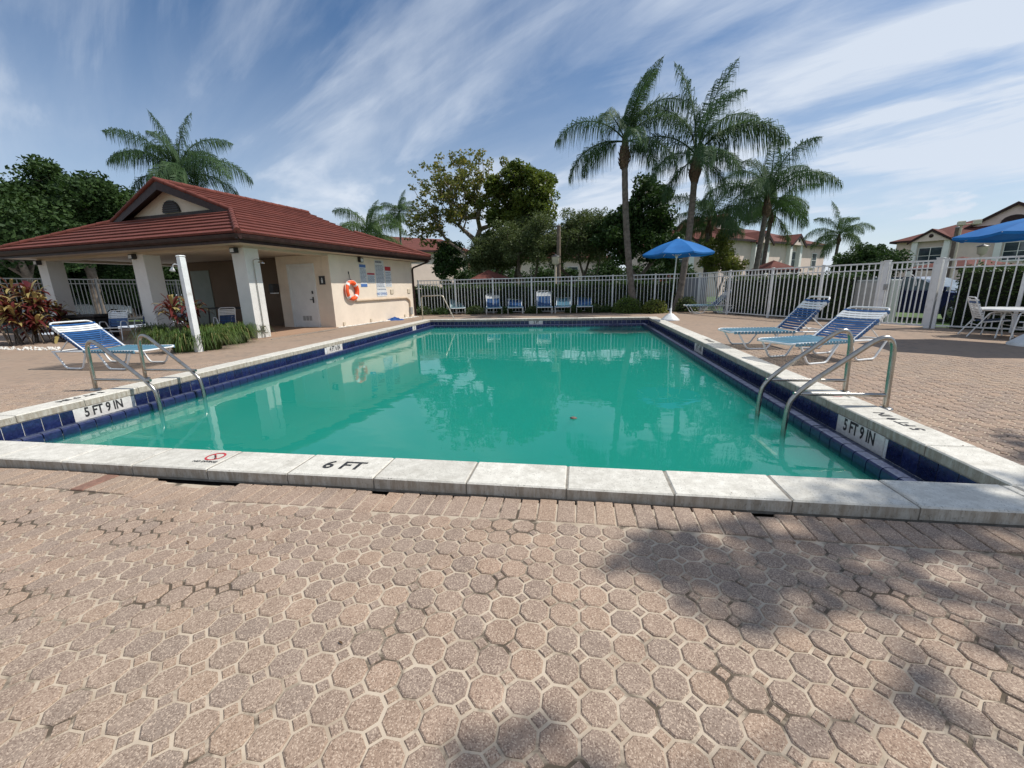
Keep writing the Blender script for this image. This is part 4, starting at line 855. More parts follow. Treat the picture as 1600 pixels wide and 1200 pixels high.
# patio table + umbrellas
def umbrella(loc, h, rad, rimz, label, tilt=(0, 0), rz=.2):
    o = empty('umbrella', loc, rz, label, 'umbrella', 'blue umbrellas'); tx, ty = tilt
    top = Vector((tx, ty, h))
    mb = MB(); mb.tube([(0, 0, .05), (tx*.5, ty*.5, h*.5), (tx, ty, h-.03)], .021, 10); mb.build('pole', M_WHITE, o)
    mb = MB(); mb.lathe([(.30, 0), (.30, .035), (.27, .06), (.13, .19), (.09, .22), (.035, .24), (.032, .40), (.022, .41)], 24); mb.build('base', M_WHITE, o)
    n = 8; rim = [Vector((tx+rad*math.cos(2*PI*k/n), ty+rad*math.sin(2*PI*k/n), rimz)) for k in range(n)]
    for k in range(n):
        a, b = rim[k], rim[(k+1) % n]; mb = MB(); m = 8; vs = []; fs = []
        for i in range(m+1):
            t = i/m
            for j in range(5):
                s = j/4; e = a.lerp(b, s); p = top.lerp(e, t); p.z += .10*math.sin(PI*t)*.55-.035*math.sin(PI*s)*t*t-(.0 if t < 1 else 0); inn = (Vector((tx, ty, 0))-Vector((e.x, e.y, 0))); p += Vector((inn.x, inn.y, 0))*(.035*math.sin(PI*s)*t); vs.append(p)
        fs = [(i*5+j, (i+1)*5+j, (i+1)*5+j+1, i*5+j+1) for i in range(m) for j in range(4)]
        # valance-free hem with thickness
        mb.add(vs, fs, 0, True); vb = [v-Vector((0, 0, .004)) for v in vs]; mb.add(vb, [f[::-1] for f in fs], 0, True)
        hem = [vs[m*5+j] for j in range(5)]; mb.add(hem+[v-Vector((0, 0, .045)) for v in hem], [(j, j+1, 5+j+1, 5+j) for j in range(4)]); mb.build('canopy_panel', M_UMB, o)
        r_ = MB(); r_.tube([top-Vector((0, 0, .06)), top.lerp(a, .5)+Vector((0, 0, .035)), a-Vector((0, 0, .012))], .008, 5); r_.tube([Vector((tx*.8, ty*.8, rimz-.10)), top.lerp(a, .5)+Vector((0, 0, .025))], .007, 5); r_.build('rib', M_WSTRAP, o)
    mb = MB(); mb.lathe([(.03, 0), (.045, .02), (.03, .06), (.012, .08)], 10); mb.build('finial', M_WSTRAP, o, tuple(top-Vector((0, 0, .01))))
    mb = MB(); mb.lathe([(.19, -.07), (.19, -.065), (.05, .035), (.05, .03)], 8); c_ = mb.build('vent_cap', M_UMB, o, tuple(top-Vector((0, 0, .03)))); c_.scale = (1.6, 1.6, 1)
    mb = MB(); mb.lathe([(.022, 0), (.04, .01), (.04, .06), (.022, .07)], 10); mb.build('hub', M_WSTRAP, o, (tx*.8, ty*.8, rimz-.13))
    return o
b = pz(1047, 500.5, -.03); umbrella((b.x, b.y, -.03), 2.62, 1.16, 2.16, 'open blue umbrella with white conical base by the pool corner', (.11, .02))
umbrella((7.98, 8.68, -.03), 2.24, 1.30, 1.93, 'open blue umbrella shading the patio table by the fence', (0, 0), .35)
o = empty('patio_table', (8.72, 9.9, -.03), 0, 'round white patio table next to the strap chairs', 'table'); o.scale = (.95, .95, .82); mb = MB(); mb.lathe([(.60, .66), (.62, .675), (.62, .70), (.60, .71), (.02, .71)], 28); mb.build('tabletop', M_WHITE, o)
for k in range(4):
    a = k*PI/2+.4; mb = MB(); mb.tube(rounded([(.5*math.cos(a), .5*math.sin(a), 0), (.42*math.cos(a), .42*math.sin(a), .55), (.3*math.cos(a), .3*math.sin(a), .665)], .08), .014, 7); mb.build('leg', M_WHITE, o)
mb = MB(); mb.tube([(.40*math.cos(a), .40*math.sin(a), .56) for a in np.linspace(0, 2*PI, 25)], .009, 6); mb.build('leg_ring', M_WHITE, o)

# ------------------------------------------------------------------ vegetation
def leaf_quads(C, size, up=.25, aspect=.5, spread=1.0):
    """folded diamond leaves at centres C"""
    n = len(C); d = RNG.normal(0, 1, (n, 3)); d[:, 2] = d[:, 2]*.7-.15; d /= np.linalg.norm(d, axis=1, keepdims=True)
    a = RNG.normal(0, 1, (n, 3)); a[:, 2] += up*3; w = np.cross(d, a); w /= np.linalg.norm(w, axis=1, keepdims=True)+1e-9
    s = size*RNG.uniform(.65, 1.3, (n, 1)); p0 = C-d*s*.5; p2 = C+d*s*.5; p1 = C+w*s*aspect*.5; p3 = C-w*s*aspect*.5
    V = np.stack([p0, p1, p2, p3], 1).reshape(-1, 3); F = np.arange(4*n).reshape(-1, 4); return V, F
def skeleton(base, fork, pts, r0, gnarl=.12, rmin=.012, limb=.8):
    """grow limbs from fork to every cluster point; returns list of (path, radii)"""
    base, fork = Vector(base), Vector(fork); nodes = [fork]; par = [-1]; order = sorted(pts, key=lambda p: (p-fork).length); leafs = []
    for p in order:
        best, bi = 1e9, 0
        for i, nd in enumerate(nodes):
            v = p-nd; L = v.length
            dirc = (nd-fork); ang = 0 if dirc.length < 1e-3 else (1-v.normalized().dot(dirc.normalized()))
            cst = L*(1+.55*ang)+.18*(nd-fork).length
            if cst < best: best, bi = cst, i
        a = nodes[bi]; k = max(1, int((p-a).length/.9)); prev = bi
        for j in range(1, k+1):
            t = j/k; q = a.lerp(p, t)
            if j < k: q += Vector((random.gauss(0, gnarl), random.gauss(0, gnarl), random.gauss(0, gnarl*.6)+.10*math.sin(PI*t)))
            nodes.append(q); par.append(prev); prev = len(nodes)-1
        leafs.append(prev)
    cnt = [0.0]*len(nodes)
    for l in leafs:
        i = l
        while i >= 0: cnt[i] += 1; i = par[i]
    tot = max(1, cnt[0]); rad = [max(rmin, r0*limb*(c/tot)**.5) for c in cnt]
    return base, fork, nodes, par, rad
def make_trunk(parent, sk, r0, mat, name='trunk', sides=7):
    base, fork, nodes, par, rad = sk; mb = MB(); pts = []; rs = []
    for i in range(6):
        t = i/5; p = base.lerp(fork, t)+Vector((random.gauss(0, .03), random.gauss(0, .03), 0))*(1 if 0 < i < 5 else 0); pts.append(p); rs.append(r0*(1.25-.35*t if i == 0 else 1.0-.18*t))
    mb.tube(pts, rs, 9)
    for i in range(1, len(nodes)):
        j = par[i]; mb.tube([nodes[j], nodes[i]], [min(rad[j], rad[i]*1.6), rad[i]], 6 if rad[i] > .03 else 4, cap=False)
    return mb.build(name, mat, parent)
def ellip_pts(c, rx, ry, rz, n, shell=.55, zmin=-.75, lump=.15):
    out = []
    while len(out) < n:
        v = np.array([random.gauss(0, 1) for _ in range(3)]); v /= np.linalg.norm(v)
        if v[2] < zmin: continue
        r = random.uniform(shell, 1)*(1+lump*math.sin(5*v[0]+3*v[2]+c[0])*math.cos(4*v[1]+c[1]))
        out.append(Vector((c[0]+rx*v[0]*r, c[1]+ry*v[1]*r, c[2]+rz*v[2]*r)))
    return out
def tree(name, base, forkz, blobs, r0, leafmat_, leaf, per, crad, label, cat='tree', group=None, bark=None, shell=.5, gnarl=.12, aspect=.5, fork_off=(0, 0), zmin=-.75, flat=.75, limb=.8):
    """blobs: list of (centre, rx, ry, rz, n) in world coordinates"""
    base = Vector(base); o = empty(name, base, 0, label, cat, group); pts = []
    prad = []
    for c, rx, ry, rz, n in blobs: q_ = ellip_pts(Vector(c)-base, rx, ry, rz, n, shell, zmin); pts += q_; prad += [min(1, rx/.3)]*len(q_)
    sk = skeleton((0, 0, -.1), (fork_off[0], fork_off[1], forkz), pts, r0, gnarl, limb=limb); make_trunk(o, sk, r0, bark or M_BARK)
    C = []
    for p, pr in zip(pts, prad):
        k = int(per*pr*pr*random.uniform(.6, 1.4)); q = RNG.normal(0, 1, (k, 3)); q /= np.linalg.norm(q, axis=1, keepdims=True); q *= RNG.uniform(.25, 1, (k, 1))**.6*crad*pr*random.uniform(.7, 1.25); q[:, 2] *= flat; C.append(q+np.array(p))
    C = np.concatenate(C); V, F = leaf_quads(C, leaf, aspect=aspect); cr = link('crown', np_mesh('crown', V, F, leafmat_), o); return o
def at(x, y, Y): return py_(x, y, Y)
GZ = -.22
GT = 'trees behind the white fence'
# 1 big half-bare tree
c = at(742, 300, 27); tree('sparse_tree', (c.x+.1, 27, GZ), 2.3, [((at(722, 295, 27).x, 27, 6.9), 3.5, 2.4, 2.7, 240), ((at(800, 290, 27).x, 27.4, 6.6), 2.4, 2.0, 2.3, 70), ((at(665, 345, 27).x, 27, 5.3), 1.5, 1.5, 1.5, 46)], .27, L_OLIVE, .17, 40, .34, 'tall half-bare tree with sparse olive leaves and pale branches', group=GT, bark=pbr('pale_bark', (.21, .17, .13), .95, .3, 8, .8, 22), shell=.25, gnarl=.2, aspect=.62, zmin=-.95)
c = at(825, 300, 26); tree('green_tree', (c.x-.8, 26.2, GZ), 2.0, [((c.x+.35, 26, 6.7), 1.45, 1.4, 1.25, 30), ((c.x-.55, 26, 7.4), .9, .9, .7, 12), ((c.x+.2, 26, 5.3), 1.2, 1.2, 1.0, 20), ((c.x-1.2, 26, 4.9), 1.6, 1.5, 1.5, 34), ((c.x-1.9, 26, 6.2), .9, 1.0, 1.2, 12)], .22, leafmat('glossy_leaf', (.040, .075, .016), (.15, .175, .035), .35, .4), .20, 190, .50, 'dense glossy green tree crowding the half-bare tree', group=GT, aspect=.6)
# 2 rounded grey green trees
for x, yy, w, h, lb in ((822, 24.3, 2.2, 1.65, 'rounded grey-green tree with low arching trunks beside the lamp pole'), (908, 24.8, 1.95, 1.8, 'rounded grey-green tree on the palm side of the wooden pole'), (770, 25.5, 1.5, 1.2, 'low grey-green tree at the foot of the half-bare tree')):
    c = at(x, 385, yy); top = at(x, 330 if x > 850 else (338 if x > 800 else 372), yy).z
    tree('rounded_tree', (c.x, yy, GZ), 1.2, [((c.x, yy, top-h*.95), w, 1.7, h, 120)], .16, L_GREY, .13, 330, .6, lb, group=GT, aspect=.38, gnarl=.18, shell=.3, zmin=-.6)
# dark tree behind palm 1
c = at(1000, 350, 23.5); tree('dark_tree', (c.x, 23.5, GZ), 1.6, [((at(1012, 325, 23.5).x, 23.5, 5.0), 1.25, 1.3, 1.55, 46), ((at(960, 370, 23.5).x, 23.5, 3.7), 1.2, 1.2, 1.1, 40), ((at(1010, 390, 23.5).x, 23.5, 3.0), 1.7, 1.3, 1.3, 50)], .17, L_DARK, .20, 150, .5, 'dark green broadleaf tree behind the tallest palm trunk', group=GT, aspect=.55)
c = at(700, 410, 28); tree('dark_tree', (c.x, 28, GZ), 1.0, [((c.x+.2, 28, 2.9), 1.0, 1.0, 1.5, 40)], .12, L_DARK, .2, 150, .5, 'dark bushy tree against the pale house wall', group=GT)
# left dark trees behind the pool house
for (x, y), Y, rx, rz, n, lb in (((118, 330), 19, 3.0, 2.0, 80, 'tall dark tree rising over the pool house roof'), ((25, 365), 16.5, 3.2, 2.0, 80, 'broad dark tree beyond the side fence'), ((170, 345), 24, 2.6, 2.0, 60, 'dark tree just left of the gable'), ((110, 430), 21, 4.0, 2.2, 100, 'low dark tree mass behind the side fence'), ((230, 425), 27, 4.5, 2.4, 90, 'dark tree seen between the pool house columns')):
    c = at(x, y, Y); tree('shade_tree', (c.x, Y, GZ), max(1.2, c.z-rz*.9), [((c.x, Y, c.z), rx, rx*.8, rz, n)], (.24), L_DARK if n != 60 else L_MID, .20, 330, .85, lb, group='dark trees on the pool house side', aspect=.55, shell=.45)
for x, Y, w, h, lb in ((745, 34, 3.2, 1.5, 'distant dark thicket left of the brown kiosk roof'), (850, 35, 3.4, 1.6, 'distant dark thicket between the grey-green trees'), (955, 34, 3.0, 1.7, 'distant dark thicket behind the dark broadleaf tree'), (1045, 34, 2.6, 1.6, 'distant dark thicket behind the leaning palm trunk')):
    c = at(x, 420, Y); tree('thicket', (c.x, Y, GZ), .9, [((c.x, Y, h*.95), w, 1.4, h, 60)], .1, L_DARK, .2, 170, .6, lb, group='distant thickets', shell=.3)
# right: dark bush tree and shrubs beyond fence
c = at(1358, 388, 34); tree('round_bush', (c.x, 34, GZ), 1.4, [((c.x+.2, 34, 2.15), 2.1, 1.8, 1.35, 80)], .15, L_DARK, .18, 220, .55, 'broad dark bush in front of the right-hand house', group=GT)
c = at(1127, 398, 24); tree('yellow_shrub', (c.x, 24, GZ), .8, [((c.x, 24, 2.5), .85, .8, 1.1, 34)], .07, L_YEL, .14, 150, .35, 'yellow-green shrub in front of the house with white piers', 'shrub')
c = at(1150, 408, 23); tree('yellow_shrub', (c.x, 23, GZ), .6, [((c.x, 23, 1.9), .55, .5, .5, 16)], .05, L_YEL, .13, 130, .3, 'small yellow-green shrub just above the fence rail', 'shrub')
# shade tree behind the camera on the right; its shade falls on the paving
OB = [((x+6.3+random.gauss(0, .10), 1.86+.40*(x-.6)+1.1+random.gauss(0, .10), 8.5+random.gauss(0, .2)), .36, .30, .25, 5) for x in np.linspace(.8, 3.9, 9)]
OB += [((x+6.3, y+1.1, 8.5), r, r*.7, .12, 2) for x, y, r in ((-.10, .93, .17), (.13, .86, .12), (1.55, 1.5, .24), (2.1, 1.2, .2), (2.4, 1.5, .24), (1.15, 1.28, .14), (1.7, 1.05, .2), (2.9, 1.7, .28), (1.35, .82, .2), (2.2, .9, .25), (2.0, 1.75, .24))]+[((9.8, 1.8, 8.4), 1.5, 1.0, .9, 24)]
tree('overhead_tree', (10.4, .4, GZ), 5.0, OB, .16, L_MID, .13, 52, .27, 'leafy tree off to the side shading the near paving', bark=M_BARK, limb=.22)

# palms
FR = {}
def frond_mesh(kind, mat, seed):
    key = (kind, mat.name, seed)
    if key in FR: return FR[key]
    rnd = np.random.default_rng(hash((kind, seed)) % 2**32 if False else seed*17+len(kind)*3+ord(kind[0]))
    el, droop, L = {'spear': (84, 34, 2.6), 'up': (70, 100, 2.8), 'mid': (46, 118, 2.8), 'low': (16, 100, 2.5), 'down': (-28, 55, 2.1)}[kind]
    n = 26; P = [np.zeros(3)]; a = R(el); T = []; side = rnd.normal(0, .05)
    for i in range(n):
        t = i/n; ang = a-R(droop)*t**1.25; d = np.array([math.cos(ang), side*t, math.sin(ang)]); d /= np.linalg.norm(d); T.append(d); P.append(P[-1]+d*L/n)
    T.append(T[-1]); P = np.array(P); T = np.array(T)
    V = []; F = []
    def quad(a, b, c, d): k = len(V); V.extend([a, b, c, d]); F.append((k, k+1, k+2, k+3))
    for i in range(n):   # rachis: 3-sided
        r0, r1 = .030*(1-i/n)+.005, .030*(1-(i+1)/n)+.005; up = np.array([0, 0, 1.]); s0 = np.cross(T[i], up); s0 = s0/(np.linalg.norm(s0)+1e-6); u0 = np.cross(s0, T[i])
        A = [P[i]+s0*r0, P[i]+u0*r0, P[i]-s0*r0, P[i]-u0*r0*.6]; B = [P[i+1]+s0*r1, P[i+1]+u0*r1, P[i+1]-s0*r1, P[i+1]-u0*r1*.6]
        for k in range(4): quad(A[k], A[(k+1) % 4], B[(k+1) % 4], B[k])
    m = 150
    for sgn in (1, -1):
        for k in range(m):
            t = .14+.86*(k+rnd.random()*.8)/m; i = min(int(t*n), n-1); p = P[i]+(P[i+1]-P[i])*(t*n-i); tg = T[i]
            s = np.cross(tg, [0, 0, 1.]); s /= np.linalg.norm(s)+1e-6; u = np.cross(s, tg)
            ln = .88*(math.sin(PI*min(1, t*.9+.12))**.6)*rnd.uniform(.8, 1.1)*(1 if t < .92 else .8)
            pl = rnd.uniform(-.45, .95); d = sgn*s*1.0+tg*rnd.uniform(.45, .8)+u*pl; d /= np.linalg.norm(d)
            g = rnd.uniform(.6, 1.2); mid = p+d*ln*.40+np.array([0, 0, -.18*g*ln]); tip = p+d*ln*.52+np.array([0, 0, -.86*g*ln])
            w = np.cross(d, u); w /= np.linalg.norm(w)+1e-6; w = w*.7+u*.3*rnd.choice([-1, 1]); b0, b1, b2 = .007, .0135, .002
            quad(p-w*b0, p+w*b0, mid+w*b1, mid-w*b1); quad(mid-w*b1, mid+w*b1, tip+w*b2, tip-w*b2)
    FR[key] = np_mesh('frond', V, F, mat); return FR[key]
def palm(base, top, r0, label, fronds, mat=L_PALM, scale=1.0, boot=True, group='queen palms', bend=.0, fs=1.35):
    base, top = Vector(base), Vector(top); o = empty('palm_tree', base, 0, label, 'palm', group); d = top-base; mb = MB(); n = 34; pts = []; rs = []
    for i in range(n+1):
        t = i/n; p = d*t+Vector((bend*math.sin(PI*t), 0, 0)); p.z = d.z*t-.1*(i == 0); r = r0*(1.35-.5*min(1, t*6) if t < .17 else .85-.12*t)+.004*((i % 2)*2-1); pts.append(p); rs.append(r)
    mb.tube(pts, rs, 12); mb.build('trunk', M_PBARK, o)
    if boot:
        b = MB(); prof = [(r0*.72, -.75), (r0*1.0, -.62), (r0*1.3, -.45), (r0*1.35, -.25), (r0*1.1, -.05), (r0*.8, .2), (r0*.55, .45)]
        prof = [(r*scale, z*scale) for r, z in prof]
        b.lathe(prof, 11, o=tuple(d)); b.v = [(x+random.gauss(0, .022), y+random.gauss(0, .022), z+random.gauss(0, .02)) for x, y, z in b.v]
        for k in range(22):
            a = random.uniform(0, 2*PI); z = random.uniform(-.62, .05)*scale; rr = r0*1.2*scale; q = Vector((d.x+rr*math.cos(a), d.y+rr*math.sin(a), d.z+z)); b.tube([q, q+Vector((math.cos(a)*.07, math.sin(a)*.07, .14))*scale], [.03*scale, .012*scale], 4)
        b.build('boot', M_BOOT, o)
    cs = MB(); cs.tube([d+Vector((0, 0, -.1)), d+Vector((0, 0, .55*scale))], [r0*.7*scale, r0*.35*scale], 8); cs.build('crown_shaft', M_GSHAFT, o)
    rnd = random.Random(hash(label) % 997 if False else int(abs(base.x*31+base.y*7)))
    for kind, az, sc in fronds:
        me = frond_mesh(kind, mat, rnd.randint(1, 3)); z = {'spear': .5, 'up': .42, 'mid': .34, 'low': .25, 'down': .15}[kind]
        az = R(az+rnd.uniform(-16, 16)); link('frond', me, o, tuple(d+Vector((.05*math.cos(az), .05*math.sin(az), z*scale))), rot=(rnd.gauss(0, .13), rnd.gauss(0, .10), az), scale=sc*scale*fs*rnd.uniform(.92, 1.08))
    return o
def crown(seed, full=1.0, n=(1, 4, 5, 4, 1)):
    r = random.Random(seed); out = []
    for kind, k in zip(('spear', 'up', 'mid', 'low', 'down'), n):
        a0 = r.uniform(0, 360)
        for i in range(k): out.append((kind, a0+360*i/k+r.uniform(-14, 14), r.uniform(.85, 1.1)*full))
    return out
GP = 'queen palms'
b1 = pz(991, 489, -.05); b2 = pz(1057, 487.5, -.05)
t1 = py_(976, 232, b1.y); t2 = py_(1087, 255, b2.y)
palm(b1, t1, .165, 'tall queen palm with dark trunk beside the round shrub', [('spear', 20, .9), ('spear', 340, .82), ('up', 30, 1.0), ('up', 100, .8), ('up', 300, .8), ('mid', 178, 1.02), ('low', 186, .92), ('low', 150, .75), ('mid', 5, .9), ('low', -12, .85), ('low', 30, .7), ('mid', 255, .7), ('low', 285, .7)], bend=-.12, fs=1.27)
palm(b2, t2, .17, 'tall queen palm with leaning pale trunk behind the umbrella', [('spear', 30, 1.12), ('spear', 160, 1.0), ('up', 10, .95), ('up', 170, 1.0), ('up', 285, .85), ('mid', 4, 1.08), ('mid', 345, .95), ('mid', 188, .95), ('low', 205, .8), ('low', 15, .75), ('low', 320, .7), ('down', 350, .7), ('down', 200, .7), ('mid', 75, .8), ('low', 265, .7)], bend=.10, fs=1.33)
def far_palm(x0, y0, x1, y1, Y, r0, label, seed, mat=L_PALM, scale=1.0, n=(1, 3, 5, 4, 1), full=1.0, boot=True):
    b = at(x0, y0, Y); t = at(x1, y1, Y); k = (GZ-t.z)/(b.z-t.z); base = t+(b-t)*k; base.y = Y; palm(base, t, r0, label, crown(seed, full, n), mat, scale, boot)
far_palm(1184, 405, 1199, 318, 22, .15, 'queen palm with a leaning grey trunk behind the side fence', 3, scale=.84, n=(1, 4, 6, 2, 0))
far_palm(1194, 405, 1205, 338, 27, .14, 'shorter queen palm tucked behind the leaning grey one', 5, L_PALM2, .70)
far_palm(1104, 405, 1108, 352, 25, .16, 'queen palm with a dark trunk rising beside the house', 9, scale=.78)
far_palm(1305, 405, 1311, 372, 44, .16, 'distant queen palm between the two houses', 11, L_PALM2, .82)
far_palm(284, 330, 282, 283, 23, .17, 'queen palm towering behind the pool house gable', 14, scale=1.05, n=(2, 5, 7, 6, 2))
far_palm(577, 420, 578, 374, 34, .16, 'queen palm showing over the far end of the pool house roof', 21, L_PALM2, 1.05, n=(1, 3, 6, 6, 3))
far_palm(627, 395, 624, 338, 40, .13, 'slender queen palm beside the red roofed house', 23, L_PALM2, .95, n=(1, 4, 5, 4, 3), full=.62)

# hedges
def hedge(p0, p1, w, h, zb, label, mat=L_HEDGE, dens=900, leaf=.075):
    p0, p1 = Vector(p0), Vector(p1); L = (p1-p0).length; a = math.atan2(p1.y-p0.y, p1.x-p0.x); o = empty('hedge', (p0.x, p0.y, zb), a, label, 'hedge', 'hedges outside the fence')
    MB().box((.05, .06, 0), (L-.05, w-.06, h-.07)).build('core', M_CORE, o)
    n = int(dens*(L*h*1.0+L*w)); x = RNG.uniform(0, L, n); side = RNG.random(n); y = np.where(side < .55, RNG.uniform(-.06, .10, n), np.where(side < .65, RNG.uniform(w-.1, w+.05, n), RNG.uniform(0, w, n))); z = np.where(side < .65, RNG.uniform(0, h, n), h+RNG.normal(-.02, .05, n)+.04*np.sin(x*3.1)+.03*np.sin(x*7.7))
    C = np.stack([x, y, z], 1); V, F = leaf_quads(C, leaf, aspect=.55); link('foliage', np_mesh('foliage', V, F, mat), o); return o
hedge((-8.2, 20.05, 0), (4.4, 20.05, 0), .8, 1.42, -.15, 'clipped dark hedge behind the far picket fence', dens=420, leaf=.10)
d = Vector((7.66, 13.75, 0))-Vector((5.62, 18.6, 0)); nrm = Vector((-d.y, d.x, 0)).normalized()
s = Vector((5.62, 18.6, 0))+nrm*.30; e = Vector((7.66, 13.75, 0))+nrm*.30
hedge(s, e, .8, 1.47, -.15, 'clipped dark hedge behind the fence on the umbrella side', dens=520, leaf=.085)
s = Vector((8.92, 11.75, 0)); e = Vector((11.6, 8.35, 0)); hedge(s, e, .8, 1.50, -.15, 'clipped leafy hedge behind the fence past the gate', dens=900, leaf=.07)
hedge((-34.5, 8.0, 0), (-34.5, 30, 0), 1.2, 3.2, -.2, 'tall dark hedge beyond the side fence', L_DARK, 160, .2)
# low shrubs along the far fence
def shrub(p, rx, rz, mat, label, n=900, leaf=.07, name='shrub', group='low shrubs along the fence', ry=None):
    o = empty(name, p, 0, label, 'shrub', group); ry = ry or rx
    q = RNG.normal(0, 1, (n, 3)); q /= np.linalg.norm(q, axis=1, keepdims=True); q[:, 2] = np.abs(q[:, 2]); rr = RNG.uniform(.72, 1.04, (n, 1))*(1+.12*np.sin(q[:, :1]*7+p[0])*np.cos(q[:, 1:2]*6)); C = q*rr*np.array([rx, ry, rz])+np.array([0, 0, .03])
    V, F = leaf_quads(C, leaf, aspect=.55); link('foliage', np_mesh('foliage', V, F, mat), o)
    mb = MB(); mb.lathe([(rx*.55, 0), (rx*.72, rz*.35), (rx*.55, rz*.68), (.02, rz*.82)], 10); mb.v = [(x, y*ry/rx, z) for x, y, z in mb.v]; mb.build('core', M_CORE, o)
    st = MB(); st.tube([(0, 0, -.05), (.02, .01, rz*.5)], [.025, .012], 6); st.build('stem', M_BARK, o)
c = pz(988, 489, -.05); shrub((c.x-.25, c.y-.15, -.05), .62, .68, L_BRIGHT, 'round clipped green shrub at the foot of the tall palm', 3200, .075)
c = pz(1020, 489, -.05); shrub((c.x, c.y-.3, -.05), .55, .55, L_YEL, 'loose yellow-green shrub beside the round clipped one', 1700, .09)
c = pz(1068, 488, -.05); shrub((c.x+.1, c.y+.1, -.05), .50, .62, L_GREY, 'loose grey-green shrub behind the umbrella pole', 1400, .09)
for k, (x, sz, lb) in enumerate(((682, .42, 'low shrub below the handrail'), (705, .36, 'low shrub left of the teal lounger'), (752, .42, 'low shrub between the teal and second loungers'), (795, .33, 'low shrub behind the second lounger'), (836, .36, 'low shrub beside the highest-backed lounger'), (896, .34, 'low shrub between the last two loungers'), (930, .40, 'low shrub past the last lounger'), (947, .34, 'low shrub next to the round clipped shrub'))):
    c = pz(x, 489, -.05); shrub((c.x, 19.35, -.05), sz*1.15, sz*.95, L_HEDGE if k % 2 else L_MID, lb, 700, .085)
mb = MB(); mb.box((-7.6, 18.75, -.08), (4.9, 19.68, -.012), bev=.01); tag(mb.build('planting_bed', M_MULCH), 'mulched planting bed along the far fence', 'bed', kind='structure')
# ti plants
def ti_plant(p, label, stems, mat, group='ti plants', spread=.35, hmin=.5, hmax=1.3, leaf=.42, nl=22):
    o = empty('ti_plant', p, 0, label, 'plant', group); sm = MB(); V = []; F = []
    for k in range(stems):
        a = random.uniform(0, 2*PI); h = random.uniform(hmin, hmax); b = Vector((random.uniform(-1, 1)*spread, random.uniform(-1, 1)*spread, -.03)); t = b+Vector((math.cos(a)*.18*h, math.sin(a)*.18*h, h)); sm.tube([b, b.lerp(t, .5)+Vector((random.gauss(0, .03), random.gauss(0, .03), 0)), t], [.016, .014, .010], 5)
        for j in range(nl):
            az = 2.4*j+random.uniform(-.3, .3); el = random.uniform(-.25, 1.25); ln = leaf*random.uniform(.7, 1.15); z0 = -random.random()*.28
            d = np.array([math.cos(az)*math.cos(el), math.sin(az)*math.cos(el), math.sin(el)]); s = np.array([-math.sin(az), math.cos(az), 0]); p0 = np.array(t)+np.array([0, 0, z0]); w = .034*ln/.42
            p1 = p0+d*ln*.5; p2 = p0+d*ln*.85+np.array([0, 0, -.16*ln]); p3 = p0+d*ln*1.0+np.array([0, 0, -.34*ln]); i = len(V)
            V += [p0-s*w*.3, p0+s*w*.3, p1+s*w, p1-s*w, p2+s*w*.7, p2-s*w*.7, p3+s*.002, p3-s*.002]; F += [(i, i+1, i+2, i+3), (i+3, i+2, i+4, i+5), (i+5, i+4, i+6, i+7)]
    sm.build('stem', M_BARK, o); link('foliage', np_mesh('foliage', V, F, mat), o)
for x, y, lb, hm in ((-25, 541, 'tall red ti plant cut by the picture edge', 1.65), (28, 540, 'red and yellow ti plant beside the side gravel', 1.5), (62, 536, 'red ti plant next to the far white column', 1.25)):
    c = pz(x, y, -.03); ti_plant((c.x, c.y+.25, -.03), lb, 11, L_TI, hmax=hm, spread=.5, nl=26, leaf=.5)
c = pz(292, 540, -.03); ti_plant((c.x, c.y+.1, -.03), 'yellow-tipped ti plant behind the white shower post', 6, L_TI, hmin=.6, hmax=1.12, spread=.25, leaf=.46)
c = pz(1030, 484, -.05); ti_plant((c.x, c.y, -.05), 'dark red ti plant by the fence near the umbrella', 7, L_TI2, hmin=.6, hmax=1.5, spread=.4)
# liriope grass clumps
def clump(p, r, h, label, n=260):
    o = empty('grass_clump', p, 0, label, 'plant', 'grass clumps by the columns'); V = []; F = []
    for k in range(n):
        az = random.uniform(0, 2*PI); rr = r*.45*random.random()**.5; b = np.array([math.cos(az)*rr, math.sin(az)*rr, -.02]); az += random.gauss(0, .5); ln = h*random.uniform(.7, 1.25); out = random.uniform(.15, 1.0); d = np.array([math.cos(az), math.sin(az), 0]); s = np.array([-math.sin(az), math.cos(az), 0])*.0075
        p1 = b+d*out*ln*.32+np.array([0, 0, ln*.62]); p2 = b+d*out*ln*.72+np.array([0, 0, ln*(.86-.30*out)]); p3 = b+d*out*ln*1.05+np.array([0, 0, ln*(.74-.72*out)+.02]); i = len(V)
        V += [b-s, b+s, p1+s, p1-s, p2+s*.8, p2-s*.8, p3+s*.1, p3-s*.1]; F += [(i, i+1, i+2, i+3), (i+3, i+2, i+4, i+5), (i+5, i+4, i+6, i+7)]
    link('blades', np_mesh('blades', V, F, L_LIRI), o)
lc = ['grass clump left of the white shower post', 'grass clump touching the shower post foot', 'grass clump right of the shower post', 'grass clump between the shower post and corner column', 'yellowing grass clump at the corner column', 'grass clump behind the shower post', 'grass clump by the middle column', 'grass clump in front of the pavilion chairs', 'grass clump at the back of the gravel bed', 'small grass clump beside the gravel edge']
for (x, y), lb in zip(((262, 543), (290, 549), (330, 546), (358, 537), (384, 530), (318, 540), (246, 533), (340, 533), (300, 536), (372, 536)), lc):
    c = pz(x, y, -.03); clump((c.x, c.y, -.03), .46, .55, lb, 380)

